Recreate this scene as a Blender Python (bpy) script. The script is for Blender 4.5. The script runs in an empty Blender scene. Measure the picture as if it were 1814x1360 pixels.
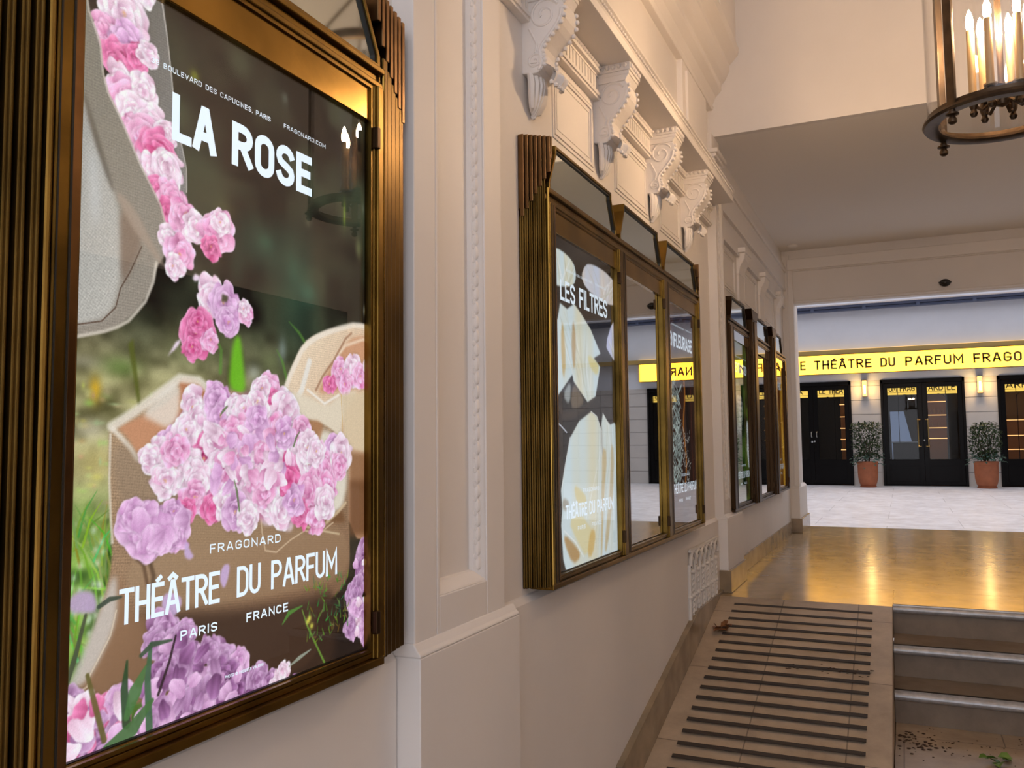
import bpy, bmesh, math, random
import numpy as np
from mathutils import Vector, Matrix

# ---------------------------------------------------------------- scene, camera, light
SC = bpy.context.scene
COL = SC.collection
SC.view_settings.view_transform = 'Standard'
SC.view_settings.look = 'None'
SC.view_settings.exposure = 0.0
SC.view_settings.gamma = 1.0
SC.view_settings.use_curve_mapping = False
SC.cycles.sample_clamp_indirect = 6.0
SC.cycles.max_bounces = 10
SC.cycles.diffuse_bounces = 5
SC.cycles.glossy_bounces = 5
SC.cycles.transparent_max_bounces = 16
SC.cycles.caustics_reflective = False
SC.cycles.caustics_refractive = False

yaw, pitch, roll = math.radians(24.6538), math.radians(4.1027), math.radians(-0.6091)
fwd = Vector((-math.sin(yaw)*math.cos(pitch), math.cos(yaw)*math.cos(pitch), math.sin(pitch)))
rgt = Vector((math.cos(yaw), math.sin(yaw), 0))
upv = rgt.cross(fwd)
r2 = math.cos(roll)*rgt + math.sin(roll)*upv
u2 = -math.sin(roll)*rgt + math.cos(roll)*upv
cd = bpy.data.cameras.new('camera'); cam = bpy.data.objects.new('camera', cd); COL.objects.link(cam)
cd.sensor_fit = 'HORIZONTAL'; cd.sensor_width = 36.0; cd.lens = 1499.35/1814*36.0
cd.clip_start = 0.05; cd.clip_end = 200
cam.matrix_world = Matrix(((r2.x, u2.x, -fwd.x, 0), (r2.y, u2.y, -fwd.y, 0), (r2.z, u2.z, -fwd.z, 1.5), (0, 0, 0, 1)))
SC.camera = cam

W = bpy.data.worlds.new('overcast_sky'); SC.world = W; W.use_nodes = True
wn = W.node_tree.nodes; wl = W.node_tree.links
bg = wn['Background']; bg.inputs['Strength'].default_value = 2.2
tc = wn.new('ShaderNodeTexCoord'); sx = wn.new('ShaderNodeSeparateXYZ'); rp = wn.new('ShaderNodeValToRGB')
wl.new(tc.outputs['Generated'], sx.inputs[0]); wl.new(sx.outputs['Z'], rp.inputs[0]); wl.new(rp.outputs[0], bg.inputs['Color'])
rp.color_ramp.elements[0].position = 0.0; rp.color_ramp.elements[0].color = (0.90, 0.90, 0.97, 1)
rp.color_ramp.elements[1].position = 0.8; rp.color_ramp.elements[1].color = (0.90, 0.94, 1.10, 1)
BULB_STRENGTH = 760.0
BULB_COLOR = (1.0, 0.66, 0.38)

# ---------------------------------------------------------------- materials
def mat(name, col, rough=0.5, metal=0.0, spec=0.5, noise=0.0, nscale=8.0, bump=0.0, bscale=60.0, col2=None, coat=0.0):
    m = bpy.data.materials.new(name); m.use_nodes = True
    nt = m.node_tree; b = nt.nodes['Principled BSDF']
    b.inputs['Base Color'].default_value = (*col, 1); b.inputs['Roughness'].default_value = rough
    b.inputs['Metallic'].default_value = metal; b.inputs['Specular IOR Level'].default_value = spec
    b.inputs['Coat Weight'].default_value = coat
    if noise or bump:
        t = nt.nodes.new('ShaderNodeTexCoord')
    if noise:
        n = nt.nodes.new('ShaderNodeTexNoise'); n.inputs['Scale'].default_value = nscale; n.inputs['Detail'].default_value = 6
        nt.links.new(t.outputs['Object'], n.inputs['Vector'])
        r = nt.nodes.new('ShaderNodeValToRGB')
        c2 = col2 if col2 else tuple(c*(1-noise) for c in col)
        r.color_ramp.elements[0].position = 0.35; r.color_ramp.elements[0].color = (*c2, 1)
        r.color_ramp.elements[1].position = 0.65; r.color_ramp.elements[1].color = (*col, 1)
        nt.links.new(n.outputs['Fac'], r.inputs[0]); nt.links.new(r.outputs[0], b.inputs['Base Color'])
    if bump:
        n2 = nt.nodes.new('ShaderNodeTexNoise'); n2.inputs['Scale'].default_value = bscale; n2.inputs['Detail'].default_value = 4
        nt.links.new(t.outputs['Object'], n2.inputs['Vector'])
        bp = nt.nodes.new('ShaderNodeBump'); bp.inputs['Strength'].default_value = bump; bp.inputs['Distance'].default_value = 0.01
        nt.links.new(n2.outputs['Fac'], bp.inputs['Height']); nt.links.new(bp.outputs[0], b.inputs['Normal'])
    return m

def emit(name, col, strength=1.0):
    m = bpy.data.materials.new(name); m.use_nodes = True; nt = m.node_tree; nt.nodes.clear()
    e = nt.nodes.new('ShaderNodeEmission'); o = nt.nodes.new('ShaderNodeOutputMaterial')
    e.inputs[0].default_value = (*col, 1); e.inputs[1].default_value = strength
    nt.links.new(e.outputs[0], o.inputs[0]); return m

def glass(name, r0=0.04, tint=(1, 1, 1), rough=0.0):
    m = bpy.data.materials.new(name); m.use_nodes = True; nt = m.node_tree; nt.nodes.clear()
    o = nt.nodes.new('ShaderNodeOutputMaterial'); mx = nt.nodes.new('ShaderNodeMixShader')
    tr = nt.nodes.new('ShaderNodeBsdfTransparent'); gl = nt.nodes.new('ShaderNodeBsdfGlossy'); lw = nt.nodes.new('ShaderNodeLayerWeight')
    lw.inputs['Blend'].default_value = 0.5
    pw = nt.nodes.new('ShaderNodeMath'); pw.operation = 'POWER'; pw.inputs[1].default_value = 5.0     # facing term, then Schlick's curve
    fr = nt.nodes.new('ShaderNodeMapRange'); fr.inputs[3].default_value = r0; fr.inputs[4].default_value = 1.0
    nt.links.new(lw.outputs['Facing'], pw.inputs[0]); nt.links.new(pw.outputs[0], fr.inputs[0]); gl.inputs['Roughness'].default_value = rough
    tr.inputs[0].default_value = (*tint, 1)
    nt.links.new(fr.outputs[0], mx.inputs[0]); nt.links.new(tr.outputs[0], mx.inputs[1]); nt.links.new(gl.outputs[0], mx.inputs[2])
    nt.links.new(mx.outputs[0], o.inputs[0]); return m

def vcol_emit(name, strength=1.0):
    m = bpy.data.materials.new(name); m.use_nodes = True; nt = m.node_tree; nt.nodes.clear()
    a = nt.nodes.new('ShaderNodeVertexColor'); a.layer_name = 'print'
    e = nt.nodes.new('ShaderNodeEmission'); e.inputs[1].default_value = strength
    o = nt.nodes.new('ShaderNodeOutputMaterial')
    nt.links.new(a.outputs[0], e.inputs[0]); nt.links.new(e.outputs[0], o.inputs[0]); return m

PLASTER = mat('painted_plaster', (0.80, 0.755, 0.71), 0.55, noise=0.06, nscale=1.5, bump=0.04, bscale=40)
STUCCO = mat('moulded_plaster', (0.80, 0.755, 0.71), 0.6, bump=0.08, bscale=90)
CEIL = mat('ceiling_paint', (0.86, 0.82, 0.77), 0.8)
BRASS = mat('aged_brass', (0.215, 0.128, 0.028), 0.34, metal=1.0, noise=0.45, nscale=7, bump=0.03, bscale=25)
BRASSP = mat('polished_brass', (0.38, 0.225, 0.05), 0.22, metal=1.0, noise=0.35, nscale=5, bump=0.05, bscale=14)
DARKBR = mat('dark_bronze', (0.045, 0.023, 0.009), 0.4, metal=0.9)
STACKBR = mat('stepped_bronze', (0.15, 0.088, 0.022), 0.34, metal=1.0, noise=0.4, nscale=6)
FINBR = mat('fluted_bronze', (0.22, 0.12, 0.05), 0.33, metal=1.0, noise=0.3, nscale=12)
OUTER = mat('dark_courtyard_stone', (0.30, 0.29, 0.28), 0.8)
BLACK = mat('black_rebate', (0.01, 0.008, 0.006), 0.6)
LANTB = mat('lantern_bronze', (0.085, 0.055, 0.032), 0.38, metal=0.8, noise=0.4, nscale=20)
GLASS = glass('clear_pane', 0.045)
LGLASS = glass('lantern_glass', 0.03)
SHOPGL = glass('shop_glass', 0.015, (0.9, 0.9, 0.9))
MIRROR = mat('mirror_pane', (0.66, 0.67, 0.66), 0.015, metal=1.0)
HAZYMIR = mat('hazy_mirror', (0.86, 0.95, 0.91), 0.05, metal=1.0)

def stone_mat(name, col, rough, sx_, sy_, off=(0, 0), vary=0.12, spec=0.5, mort=0.012, jcol=0.45, boff=0.5):
    m = mat(name, col, rough, spec=spec); nt = m.node_tree; b = nt.nodes['Principled BSDF']
    t = nt.nodes.new('ShaderNodeTexCoord'); g = nt.nodes.new('ShaderNodeNewGeometry')
    mp = nt.nodes.new('ShaderNodeMapping'); mp.inputs['Location'].default_value = (off[0], off[1], 0)
    nt.links.new(g.outputs['Position'], mp.inputs[0])
    br = nt.nodes.new('ShaderNodeTexBrick'); br.offset = boff
    br.inputs['Scale'].default_value = 1.0; br.inputs['Brick Width'].default_value = sx_; br.inputs['Row Height'].default_value = sy_
    br.inputs['Mortar Size'].default_value = mort*0.3; br.inputs['Mortar Smooth'].default_value = 0.3
    br.inputs['Color1'].default_value = (*col, 1); br.inputs['Color2'].default_value = (*(c*(1-vary) for c in col), 1)
    br.inputs['Mortar'].default_value = (*(c*jcol for c in col), 1)
    nt.links.new(mp.outputs[0], br.inputs['Vector'])
    n = nt.nodes.new('ShaderNodeTexNoise'); n.inputs['Scale'].default_value = 5; n.inputs['Detail'].default_value = 8; n.inputs['Roughness'].default_value = 0.65
    nt.links.new(g.outputs['Position'], n.inputs['Vector'])
    r = nt.nodes.new('ShaderNodeValToRGB'); r.color_ramp.elements[0].position = 0.3; r.color_ramp.elements[0].color = (0.72, 0.68, 0.64, 1)
    r.color_ramp.elements[1].position = 0.65; r.color_ramp.elements[1].color = (1.06, 1.04, 1.0, 1)
    nt.links.new(n.outputs['Fac'], r.inputs[0])
    mu = nt.nodes.new('ShaderNodeMix'); mu.data_type = 'RGBA'; mu.blend_type = 'MULTIPLY'; mu.inputs[0].default_value = 1.0
    nt.links.new(br.outputs['Color'], mu.inputs[6]); nt.links.new(r.outputs[0], mu.inputs[7]); nt.links.new(mu.outputs[2], b.inputs['Base Color'])
    n3 = nt.nodes.new('ShaderNodeTexNoise'); n3.inputs['Scale'].default_value = 9; n3.inputs['Detail'].default_value = 5
    nt.links.new(g.outputs['Position'], n3.inputs['Vector'])
    mr = nt.nodes.new('ShaderNodeMapRange'); mr.inputs[3].default_value = rough*0.75; mr.inputs[4].default_value = rough*1.3
    nt.links.new(n3.outputs['Fac'], mr.inputs[0]); nt.links.new(mr.outputs[0], b.inputs['Roughness'])
    return m

FLOORLO = stone_mat('worn_limestone', (0.44, 0.34, 0.235), 0.42, 0.9, 0.62, (0.05, 0.1))
FLOORUP = stone_mat('polished_limestone', (0.47, 0.345, 0.20), 0.165, 2.4, 1.3, (1.29, 0.2), 0.06, spec=0.7)
RAMPST = stone_mat('ramp_limestone', (0.56, 0.44, 0.315), 0.45, 0.44, 0.70, (0.28, 0.14), 0.14, boff=0.0)
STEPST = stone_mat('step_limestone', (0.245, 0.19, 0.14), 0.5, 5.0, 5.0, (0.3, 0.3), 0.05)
SKIRT = mat('brown_stone', (0.35, 0.26, 0.16), 0.22, noise=0.3, nscale=6)
PAVE = stone_mat('courtyard_paving', (0.80, 0.815, 0.86), 0.45, 1.6, 1.1, (0.2, 0.05), 0.05)

# ---------------------------------------------------------------- mesh helpers
class MB:
    def __init__(s): s.v = []; s.f = []
    def add(s, vs, fs):
        o = len(s.v); s.v += [tuple(p) for p in vs]; s.f += [tuple(i+o for i in f) for f in fs]; return s
    def box(s, x0, x1, y0, y1, z0, z1):
        if x0 > x1: x0, x1 = x1, x0
        if y0 > y1: y0, y1 = y1, y0
        if z0 > z1: z0, z1 = z1, z0
        return s.add([(x0,y0,z0),(x1,y0,z0),(x1,y1,z0),(x0,y1,z0),(x0,y0,z1),(x1,y0,z1),(x1,y1,z1),(x0,y1,z1)],
                     [(0,3,2,1),(4,5,6,7),(0,1,5,4),(1,2,6,5),(2,3,7,6),(3,0,4,7)])
    def prism(s, poly, ax, a0, a1):
        # poly in the two other axes (ax x: (y,z); ax y: (x,z); ax z: (x,y))
        n = len(poly)
        def P(p, a): return (a,p[0],p[1]) if ax == 'x' else (p[0],a,p[1]) if ax == 'y' else (p[0],p[1],a)
        vs = [P(p,a0) for p in poly]+[P(p,a1) for p in poly]
        return s.add(vs, [tuple(range(n)), tuple(range(2*n-1,n-1,-1))]+[(i,i+n,(i+1)%n+n,(i+1)%n) for i in range(n)])
    def ring(s, outer, inner, x0, x1):
        n = len(outer)
        vs = [(x0,*p) for p in outer]+[(x1,*p) for p in outer]+[(x0,*p) for p in inner]+[(x1,*p) for p in inner]
        fs = []
        for i in range(n):
            j = (i+1)%n
            fs += [(i,j,j+n,i+n),(2*n+i,3*n+i,3*n+j,2*n+j),(n+i,n+j,3*n+j,3*n+i),(i,2*n+i,2*n+j,j)]
        return s.add(vs, fs)
    def tube(s, pts, r, n=8, closed=False):
        pts = [Vector(p) for p in pts]; m = len(pts); rs = r if isinstance(r,(list,tuple)) else [r]*m
        vs = []; up = None
        for i,p in enumerate(pts):
            if closed: t = pts[(i+1)%m]-pts[i-1]
            else: t = pts[min(i+1,m-1)]-pts[max(i-1,0)]
            t.normalize()
            if up is None:
                up = Vector((0,0,1)) if abs(t.z) < 0.9 else Vector((1,0,0))
            a = t.cross(up)
            if a.length < 1e-5: a = t.cross(Vector((0.3,1,0.2)))
            a.normalize(); b = a.cross(t); up = b
            for k in range(n):
                th = 2*math.pi*k/n; vs.append(p+rs[i]*(math.cos(th)*a+math.sin(th)*b))
        fs = []
        for i in range(m if closed else m-1):
            j = (i+1)%m
            for k in range(n): fs.append((i*n+k,i*n+(k+1)%n,j*n+(k+1)%n,j*n+k))
        if not closed: fs += [tuple(range(n-1,-1,-1)), tuple((m-1)*n+k for k in range(n))]
        return s.add(vs, fs)
    def lathe(s, prof, cx, cy, n=24, cap=True):
        # prof: list of (radius, z)
        vs = []; m = len(prof)
        for r,z in prof:
            for k in range(n):
                a = 2*math.pi*k/n; vs.append((cx+r*math.cos(a),cy+r*math.sin(a),z))
        fs = [(i*n+k,i*n+(k+1)%n,(i+1)*n+(k+1)%n,(i+1)*n+k) for i in range(m-1) for k in range(n)]
        if cap: fs += [tuple(range(n-1,-1,-1)), tuple((m-1)*n+k for k in range(n))]
        return s.add(vs, fs)
    def ball(s, c, r, n=8, m=6, sz=(1,1,1)):
        vs = [(c[0],c[1],c[2]-r*sz[2])]
        for i in range(1,m):
            ph = -math.pi/2+math.pi*i/m
            for k in range(n):
                a = 2*math.pi*k/n; vs.append((c[0]+r*sz[0]*math.cos(ph)*math.cos(a),c[1]+r*sz[1]*math.cos(ph)*math.sin(a),c[2]+r*sz[2]*math.sin(ph)))
        vs.append((c[0],c[1],c[2]+r*sz[2])); L = len(vs)-1
        fs = [(0,1+(k+1)%n,1+k) for k in range(n)]
        for i in range(m-2):
            for k in range(n): fs.append((1+i*n+k,1+i*n+(k+1)%n,1+(i+1)*n+(k+1)%n,1+(i+1)*n+k))
        fs += [(L,1+(m-2)*n+k,1+(m-2)*n+(k+1)%n) for k in range(n)]
        return s.add(vs, fs)
    def build(s, name, material, parent=None, bevel=0.0, smooth=False, seg=2):
        me = bpy.data.meshes.new(name); o = bpy.data.objects.new(name, me); COL.objects.link(o)
        V = np.array(s.v, float)
        if parent is None:
            base = np.array([(V[:,0].min()+V[:,0].max())/2,(V[:,1].min()+V[:,1].max())/2,V[:,2].min()]); o.location = base
            o['wl'] = list(base)
        else:
            base = np.array(parent['wl']); o.parent = parent; o['wl'] = list(base)
        me.from_pydata([tuple(p) for p in V-base], [], s.f)
        bm = bmesh.new(); bm.from_mesh(me); bmesh.ops.recalc_face_normals(bm, faces=bm.faces)
        if smooth:
            for f in bm.faces: f.smooth = True
        bm.to_mesh(me); bm.free()
        if smooth:
            try: me.set_sharp_from_angle(angle=math.radians(38))
            except Exception: pass
        me.materials.append(material)
        if bevel:
            md = o.modifiers.new('bevel','BEVEL'); md.width = bevel; md.segments = seg; md.limit_method = 'ANGLE'; md.angle_limit = math.radians(40)
        return o

def thing(name, label, cat, loc, group=None):
    o = bpy.data.objects.new(name, None); COL.objects.link(o); o.location = loc; o['wl'] = list(loc)
    o.empty_display_size = 0.1
    return tag(o, label, cat, group)
def tag(o, label=None, cat=None, group=None, kind=None):
    if label: o['label'] = label
    if cat: o['category'] = cat
    if group: o['group'] = group
    if kind: o['kind'] = kind
    return o
def struct(o): o['kind'] = 'structure'; return o

def _arc(cx, cy, rx, ry, a0, a1, n=9):
    return [(cx+rx*math.cos(math.radians(a0+(a1-a0)*k/(n-1))), cy+ry*math.sin(math.radians(a0+(a1-a0)*k/(n-1)))) for k in range(n)]
def glyph(ch):
    """stroke paths of one condensed capital in a box of its width by 1"""
    w = 0.46; h = w/2; ac = []
    if ch in 'ÉÂ':
        ac = [[(0.16,1.13),(0.32,1.25)]] if ch == 'É' else [[(0.08,1.12),(0.25,1.25),(0.42,1.12)]]
        ch = {'É':'E','Â':'A'}[ch]
    if ch == ' ': return 0.26, []
    if ch == 'A': w = 0.52; p = [[(0,0),(w/2-0.035,1),(w/2+0.035,1),(w,0)],[(0.17*w,0.30),(0.83*w,0.30)]]
    elif ch == 'B': p = [[(0,0.52),(0.24,0.52)]+_arc(0.22,0.26,0.24,0.26,90,-90)+[(0,0),(0,1),(0.2,1)]+_arc(0.2,0.76,0.22,0.24,90,-90)]
    elif ch == 'C': p = [_arc(h,0.74,h,0.26,10,180)+_arc(h,0.26,h,0.26,180,350)]
    elif ch == 'D': p = [[(0,0),(0,1)]+_arc(0.2,0.74,w-0.2,0.26,90,0)+_arc(0.2,0.26,w-0.2,0.26,0,-90)+[(0,0)]]
    elif ch == 'E': w = 0.40; p = [[(w,1),(0,1),(0,0),(w,0)],[(0,0.52),(w*0.86,0.52)]]
    elif ch == 'F': w = 0.39; p = [[(w,1),(0,1),(0,0)],[(0,0.50),(w*0.86,0.50)]]
    elif ch == 'G': p = [_arc(h,0.74,h,0.26,10,180)+_arc(h,0.26,h,0.26,180,360)+[(w,0.46),(h,0.46)]]
    elif ch == 'H': p = [[(0,0),(0,1)],[(w,0),(w,1)],[(0,0.51),(w,0.51)]]
    elif ch == 'I': w = 0.0; p = [[(0,0),(0,1)]]
    elif ch == 'L': w = 0.37; p = [[(0,1),(0,0),(w,0)]]
    elif ch == 'M': w = 0.62; p = [[(0,0),(0,1),(w/2,0.32),(w,1),(w,0)]]
    elif ch == 'N': w = 0.48; p = [[(0,0),(0,1),(w,0),(w,1)]]
    elif ch == 'O': p = [_arc(h,0.74,h,0.26,0,180)+_arc(h,0.26,h,0.26,180,360)+[(w,0.74)]]
    elif ch == 'P': p = [[(0,0),(0,1),(0.2,1)]+_arc(0.22,0.73,w-0.22,0.27,90,-90)+[(0,0.46)]]
    elif ch == 'R': p = [[(0,0),(0,1),(0.2,1)]+_arc(0.22,0.75,w-0.22,0.25,90,-90)+[(0,0.50)],[(0.22,0.50),(w+0.02,0)]]
    elif ch == 'S': p = [_arc(h,0.75,h,0.25,15,185)+[(0.05,0.60),(0.16,0.535),(0.32,0.46),(0.43,0.38)]+_arc(h,0.25,h,0.25,5,-170)]
    elif ch == 'T': w = 0.44; p = [[(0,1),(w,1)],[(w/2,1),(w/2,0)]]
    elif ch == 'U': p = [[(0,1)]+_arc(h,0.26,h,0.26,180,360)+[(w,1)]]
    elif ch == 'V': w = 0.48; p = [[(0,1),(w/2,0),(w,1)]]
    elif ch == 'X': p = [[(0,0),(w,1)],[(0,1),(w,0)]]
    elif ch == 'Y': p = [[(0,1),(w/2,0.45),(w,1)],[(w/2,0.45),(w/2,0)]]
    elif ch == '3': w = 0.42; p = [_arc(0.2,0.76,0.21,0.24,160,-90)+_arc(0.2,0.26,0.23,0.26,90,-160)]
    elif ch == '9': w = 0.42; p = [_arc(0.21,0.70,0.21,0.30,0,360,14)+_arc(0.21,0.3,0.21,0.30,0,-150)]
    elif ch == '.': w = 0.0; p = [[(0,0),(0,0.06)]]
    elif ch == ',': w = 0.04; p = [[(0.04,0.06),(0,-0.14)]]
    elif ch == "'": w = 0.0; p = [[(0,0.74),(0,1)]]
    elif ch == '©': w = 0.8; p = [_arc(0.4,0.5,0.4,0.5,0,360,16),_arc(0.4,0.5,0.18,0.22,50,310,8)]
    else: p = [[(0,0),(0,1)]]
    return w, p+ac
def word(mb, body, a0, a1, z0, z1, face, pos, stroke=0.15, gap=0.17):
    """letters between a0..a1 along the wall, capitals from z0 to z1; face 'x' (wall facing +x) or 'y' (wall facing -y)"""
    G = [glyph(c) for c in body]; s = stroke*(z1-z0); hgt = z1-z0-s
    tot = sum(g[0] for g in G)+gap*(len(G)-1); k = (a1-a0-s)/tot; x = a0+s/2
    for w,paths in G:
        for p in paths:
            q = [Vector((x+px_*k, z0+s/2+py_*hgt)) for px_,py_ in p]
            q = [v for i,v in enumerate(q) if i == 0 or (v-q[i-1]).length > s*0.02]
            n = len(q); L = []; R = []
            for i,v in enumerate(q):
                d1 = (q[i]-q[i-1]).normalized() if i else None; d2 = (q[i+1]-q[i]).normalized() if i < n-1 else None
                closed = (q[0]-q[-1]).length < s*0.05
                if closed and i == 0: d1 = (q[0]-q[-2]).normalized()
                if closed and i == n-1: d2 = (q[1]-q[0]).normalized()
                d1 = d1 or d2; d2 = d2 or d1; m = d1+d2
                if m.length < 0.25: m = d2.copy()
                m.normalize(); nr = Vector((-m.y,m.x)); c = max(nr.dot(Vector((-d2.y,d2.x))),0.42)
                e = Vector((0,0))
                if not closed and n > 1 and i == 0: e = -d2*(s/2 if abs(d2.x) < 0.3 or abs(d2.y) < 0.3 else s*0.3)
                if not closed and n > 1 and i == n-1: e = d1*(s/2 if abs(d1.x) < 0.3 or abs(d1.y) < 0.3 else s*0.3)
                L.append(v+e+nr*(s/2/c)); R.append(v+e-nr*(s/2/c))
            pts = L+R; f = [(i,i+n,i+1+n,i+1) for i in range(n-1)]
            mb.add([(pos,u.x,u.y) if face == 'x' else (u.x,pos,u.y) for u in pts], f)
        x += (w+gap)*k
# ---------------------------------------------------------------- setting: hall, landing, courtyard
XW = -1.165
struct(MB().box(-1.3,2.1,-2.4,5.75,-0.12,0.0).build('floor', FLOORLO))
lf = MB().box(-1.3,-0.093,5.68,10.7,0.3,0.5).box(-0.093,2.1,5.75,10.7,0.3,0.5)
struct(lf.build('floor', FLOORUP))
struct(MB().box(-9,11,10.7,22.4,0.3,0.499).build('ground', PAVE))
struct(MB().box(-12,12,-30,-2.4,-0.14,-0.01).build('ground', PAVE))

wl_ = MB()
wl_.box(-1.6,XW,-2.2,10.65,0,5.62)
for a,b,z0 in ((-2.2,1.8,0.0),(2.39,5.8,0.0),(6.4,9.85,0.5)):
    wl_.prism([(-1.17,z0),(-1.145,z0),(-1.145,0.978),(-1.158,0.996),(-1.17,1.002)],'y',a,b)
struct(wl_.build('wall_left', PLASTER))
struct(MB().box(1.95,2.3,-2.2,10.65,0,5.62).build('wall_right', PLASTER))
rc = MB().box(1.90,1.96,1.2,5.7,0.9,2.6)
for a,b in ((1.3,2.7),(2.8,4.2),(4.3,5.6)): rc.box(1.88,1.96,a-0.05,b+0.05,0.95,1.0).box(1.88,1.96,a-0.05,b+0.05,2.5,2.55)
struct(rc.build('trim_right_casing', DARKBR, bevel=0.004))
struct(MB().box(-1.6,2.3,-2.2,6.0,5.6,5.75).build('ceiling', CEIL))
struct(MB().box(-1.2,2.0,5.95,10.02,3.65,3.75).build('ceiling', CEIL))
struct(MB().box(-1.2,2.0,5.9,5.95,3.65,5.6).build('wall_cross', PLASTER))
struct(MB().box(-9,11,10.02,10.2,3.70,11.5).box(-9,-1.62,10.02,10.66,0.4,3.7).box(2.31,11,10.02,10.66,0.4,3.7).box(-7.2,-7.0,10.65,22,0.4,20).box(9.0,9.2,10.65,22,0.4,20).build('wall_outer_sky_block', OUTER))  # unseen flank and side walls added, outer wall raised, to block the sky
bm_ = MB().box(-1.2,2.0,9.9,10.02,3.04,3.65)
struct(bm_.build('trim_lintel', PLASTER))
struct(MB().box(-1.105,2.0,9.84,9.93,3.42,3.545).box(-1.105,-1.046,9.85,10.0,1.0,3.43).box(-1.14,2.0,9.87,9.92,3.41,3.43).box(-1.046,2.0,9.86,9.93,3.055,3.075).build('trim_architrave', STUCCO, bevel=0.012))

def pilaster(name, y0, y1, ztop, xu, xd, zb, d0, d1, pan):
    m = MB()
    m.box(-1.2,xd,d0,d1,zb,0.985)
    m.prism([(-1.2,0.985),(xd,0.985),(xd,0.991),(xd-0.008,0.999),(xu,1.018),(-1.2,1.018)],'y',d0,d1)
    p0,p1,pz = pan; xp = xu-0.042
    m.box(-1.19,xp,y0+0.004,y1-0.004,1.012,ztop-0.002)
    m.box(-1.2,xu,y0,p0-0.017,1.01,ztop).box(-1.195,xu-0.0005,p0-0.0135,p0,1.011,ztop-0.001); m.box(-1.2,xu,p1,y1,1.01,ztop); m.box(-1.195,xu-0.0005,p0-0.001,p1+0.001,1.011,pz)
    w = 0.030
    m.prism([(xp-0.002,p1),(xu-0.003,p1),(xu-0.007,p1-0.006),(xp+0.012,p1-w),(xp-0.002,p1-w-0.004)],'z',pz,ztop)
    m.prism([(xp-0.002,p0),(xu-0.003,p0),(xu-0.007,p0+0.006),(xp+0.012,p0+w),(xp-0.002,p0+w+0.004)],'z',pz,ztop)
    m.prism([(xp-0.002,pz),(xu-0.003,pz),(xu-0.007,pz+0.006),(xp+0.012,pz+w),(xp-0.002,pz+w+0.004)],'y',p0,p1)
    o = struct(m.build(name, PLASTER, bevel=0.003))
    b = MB(); z = pz+0.05; k = 0
    while z < min(ztop,4.2):
        b.ball((xu-0.020,p1-0.017,z),0.011,6,5,(0.8,0.9,1.9)); b.ball((xu-0.026,p1-0.024,z+0.02),0.007,5,4,(1,1,1.4)); z += 0.041
    struct(b.build('bead_and_leaf_moulding', STUCCO, o, smooth=True))
    return o
pilaster('trim_1',1.812,2.33,5.6,-1.1,-1.08,0.0,1.805,2.39,(1.938,2.212,1.112))
p2 = pilaster('trim_2',5.80,6.075,3.48,-1.105,-1.084,0.5,5.80,6.40,(5.86,6.02,1.115))
struct(MB().box(-1.2,-1.09,5.79,6.09,3.475,3.50).box(-1.2,-1.075,5.775,6.105,3.50,3.53).box(-1.2,-1.12,5.80,6.07,3.53,3.652).build('trim_2_capital', STUCCO, bevel=0.006))
m = MB().box(-1.2,-1.05,9.85,10.65,0.5,0.985)
m.prism([(-1.2,0.985),(-1.05,0.985),(-1.05,0.991),(-1.075,1.018),(-1.2,1.018)],'y',9.85,10.65).box(-1.2,-1.09,9.88,10.65,1.01,3.6)
m.box(-1.2,-1.085,9.86,9.9,1.01,3.6)
struct(m.build('trim_3', PLASTER, bevel=0.004))
# brown stone plinths and skirting
struct(MB().box(-1.2,-1.067,5.79,6.41,0.5,0.648).box(-1.2,-1.132,6.41,9.84,0.5,0.632).build('baseboard_left', SKIRT, bevel=0.004))
struct(MB().box(-1.2,-1.026,9.835,10.66,0.5,0.658).build('baseboard_far', SKIRT, bevel=0.005))
sk = MB().prism([(2.6,-0.1),(3.1,0.02),(3.505,0.143),(4.68,0.434),(5.03,0.519),(5.79,0.515),(5.79,0.3),(3.6,-0.1)],'x',-1.16,-1.12)
sk.prism([(3.5,0.142),(4.68,0.434),(5.03,0.519),(5.79,0.515),(5.79,0.522),(5.03,0.527),(4.675,0.442),(3.5,0.151)],'x',-1.16,-1.117)
struct(sk.build('baseboard_ramp', SKIRT, bevel=0.003))

# ramp with inlaid anti-slip strips
RS = 0.24
def rz(y): return 0.5-(5.68-y)*RS
rm = thing('access_ramp','sloping stone ramp with dark anti-slip strips running up along the wall','ramp',(-0.6,4.6,0))
MB().prism([(3.597,-0.02),(5.68,0.5),(5.68,-0.02)],'x',-1.119,-0.093).build('ramp_slab', RAMPST, rm)
STRIP = mat('anti_slip_strip', (0.045,0.03,0.02), 0.7, bump=0.2, bscale=300)
for k in range(20):
    y = 5.571-0.1032*k
    if y < 3.65: break
    n = Vector((0,-RS,1)).normalized(); h = 0.0012; w = 0.0125
    p = [(y-w*0.97+n.y*h, rz(y-w*0.97)+n.z*h),(y+w*0.97+n.y*h, rz(y+w*0.97)+n.z*h),(y+w*0.97, rz(y+w*0.97)-0.004),(y-w*0.97, rz(y-w*0.97)-0.004)]
    MB().prism(p,'x',-1.013,-0.2).build('anti_slip_strip', STRIP, rm)
MB().box(-0.097,-0.089,3.7,5.68,-0.02,0.0).build('edge_joint', SKIRT, rm)
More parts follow.
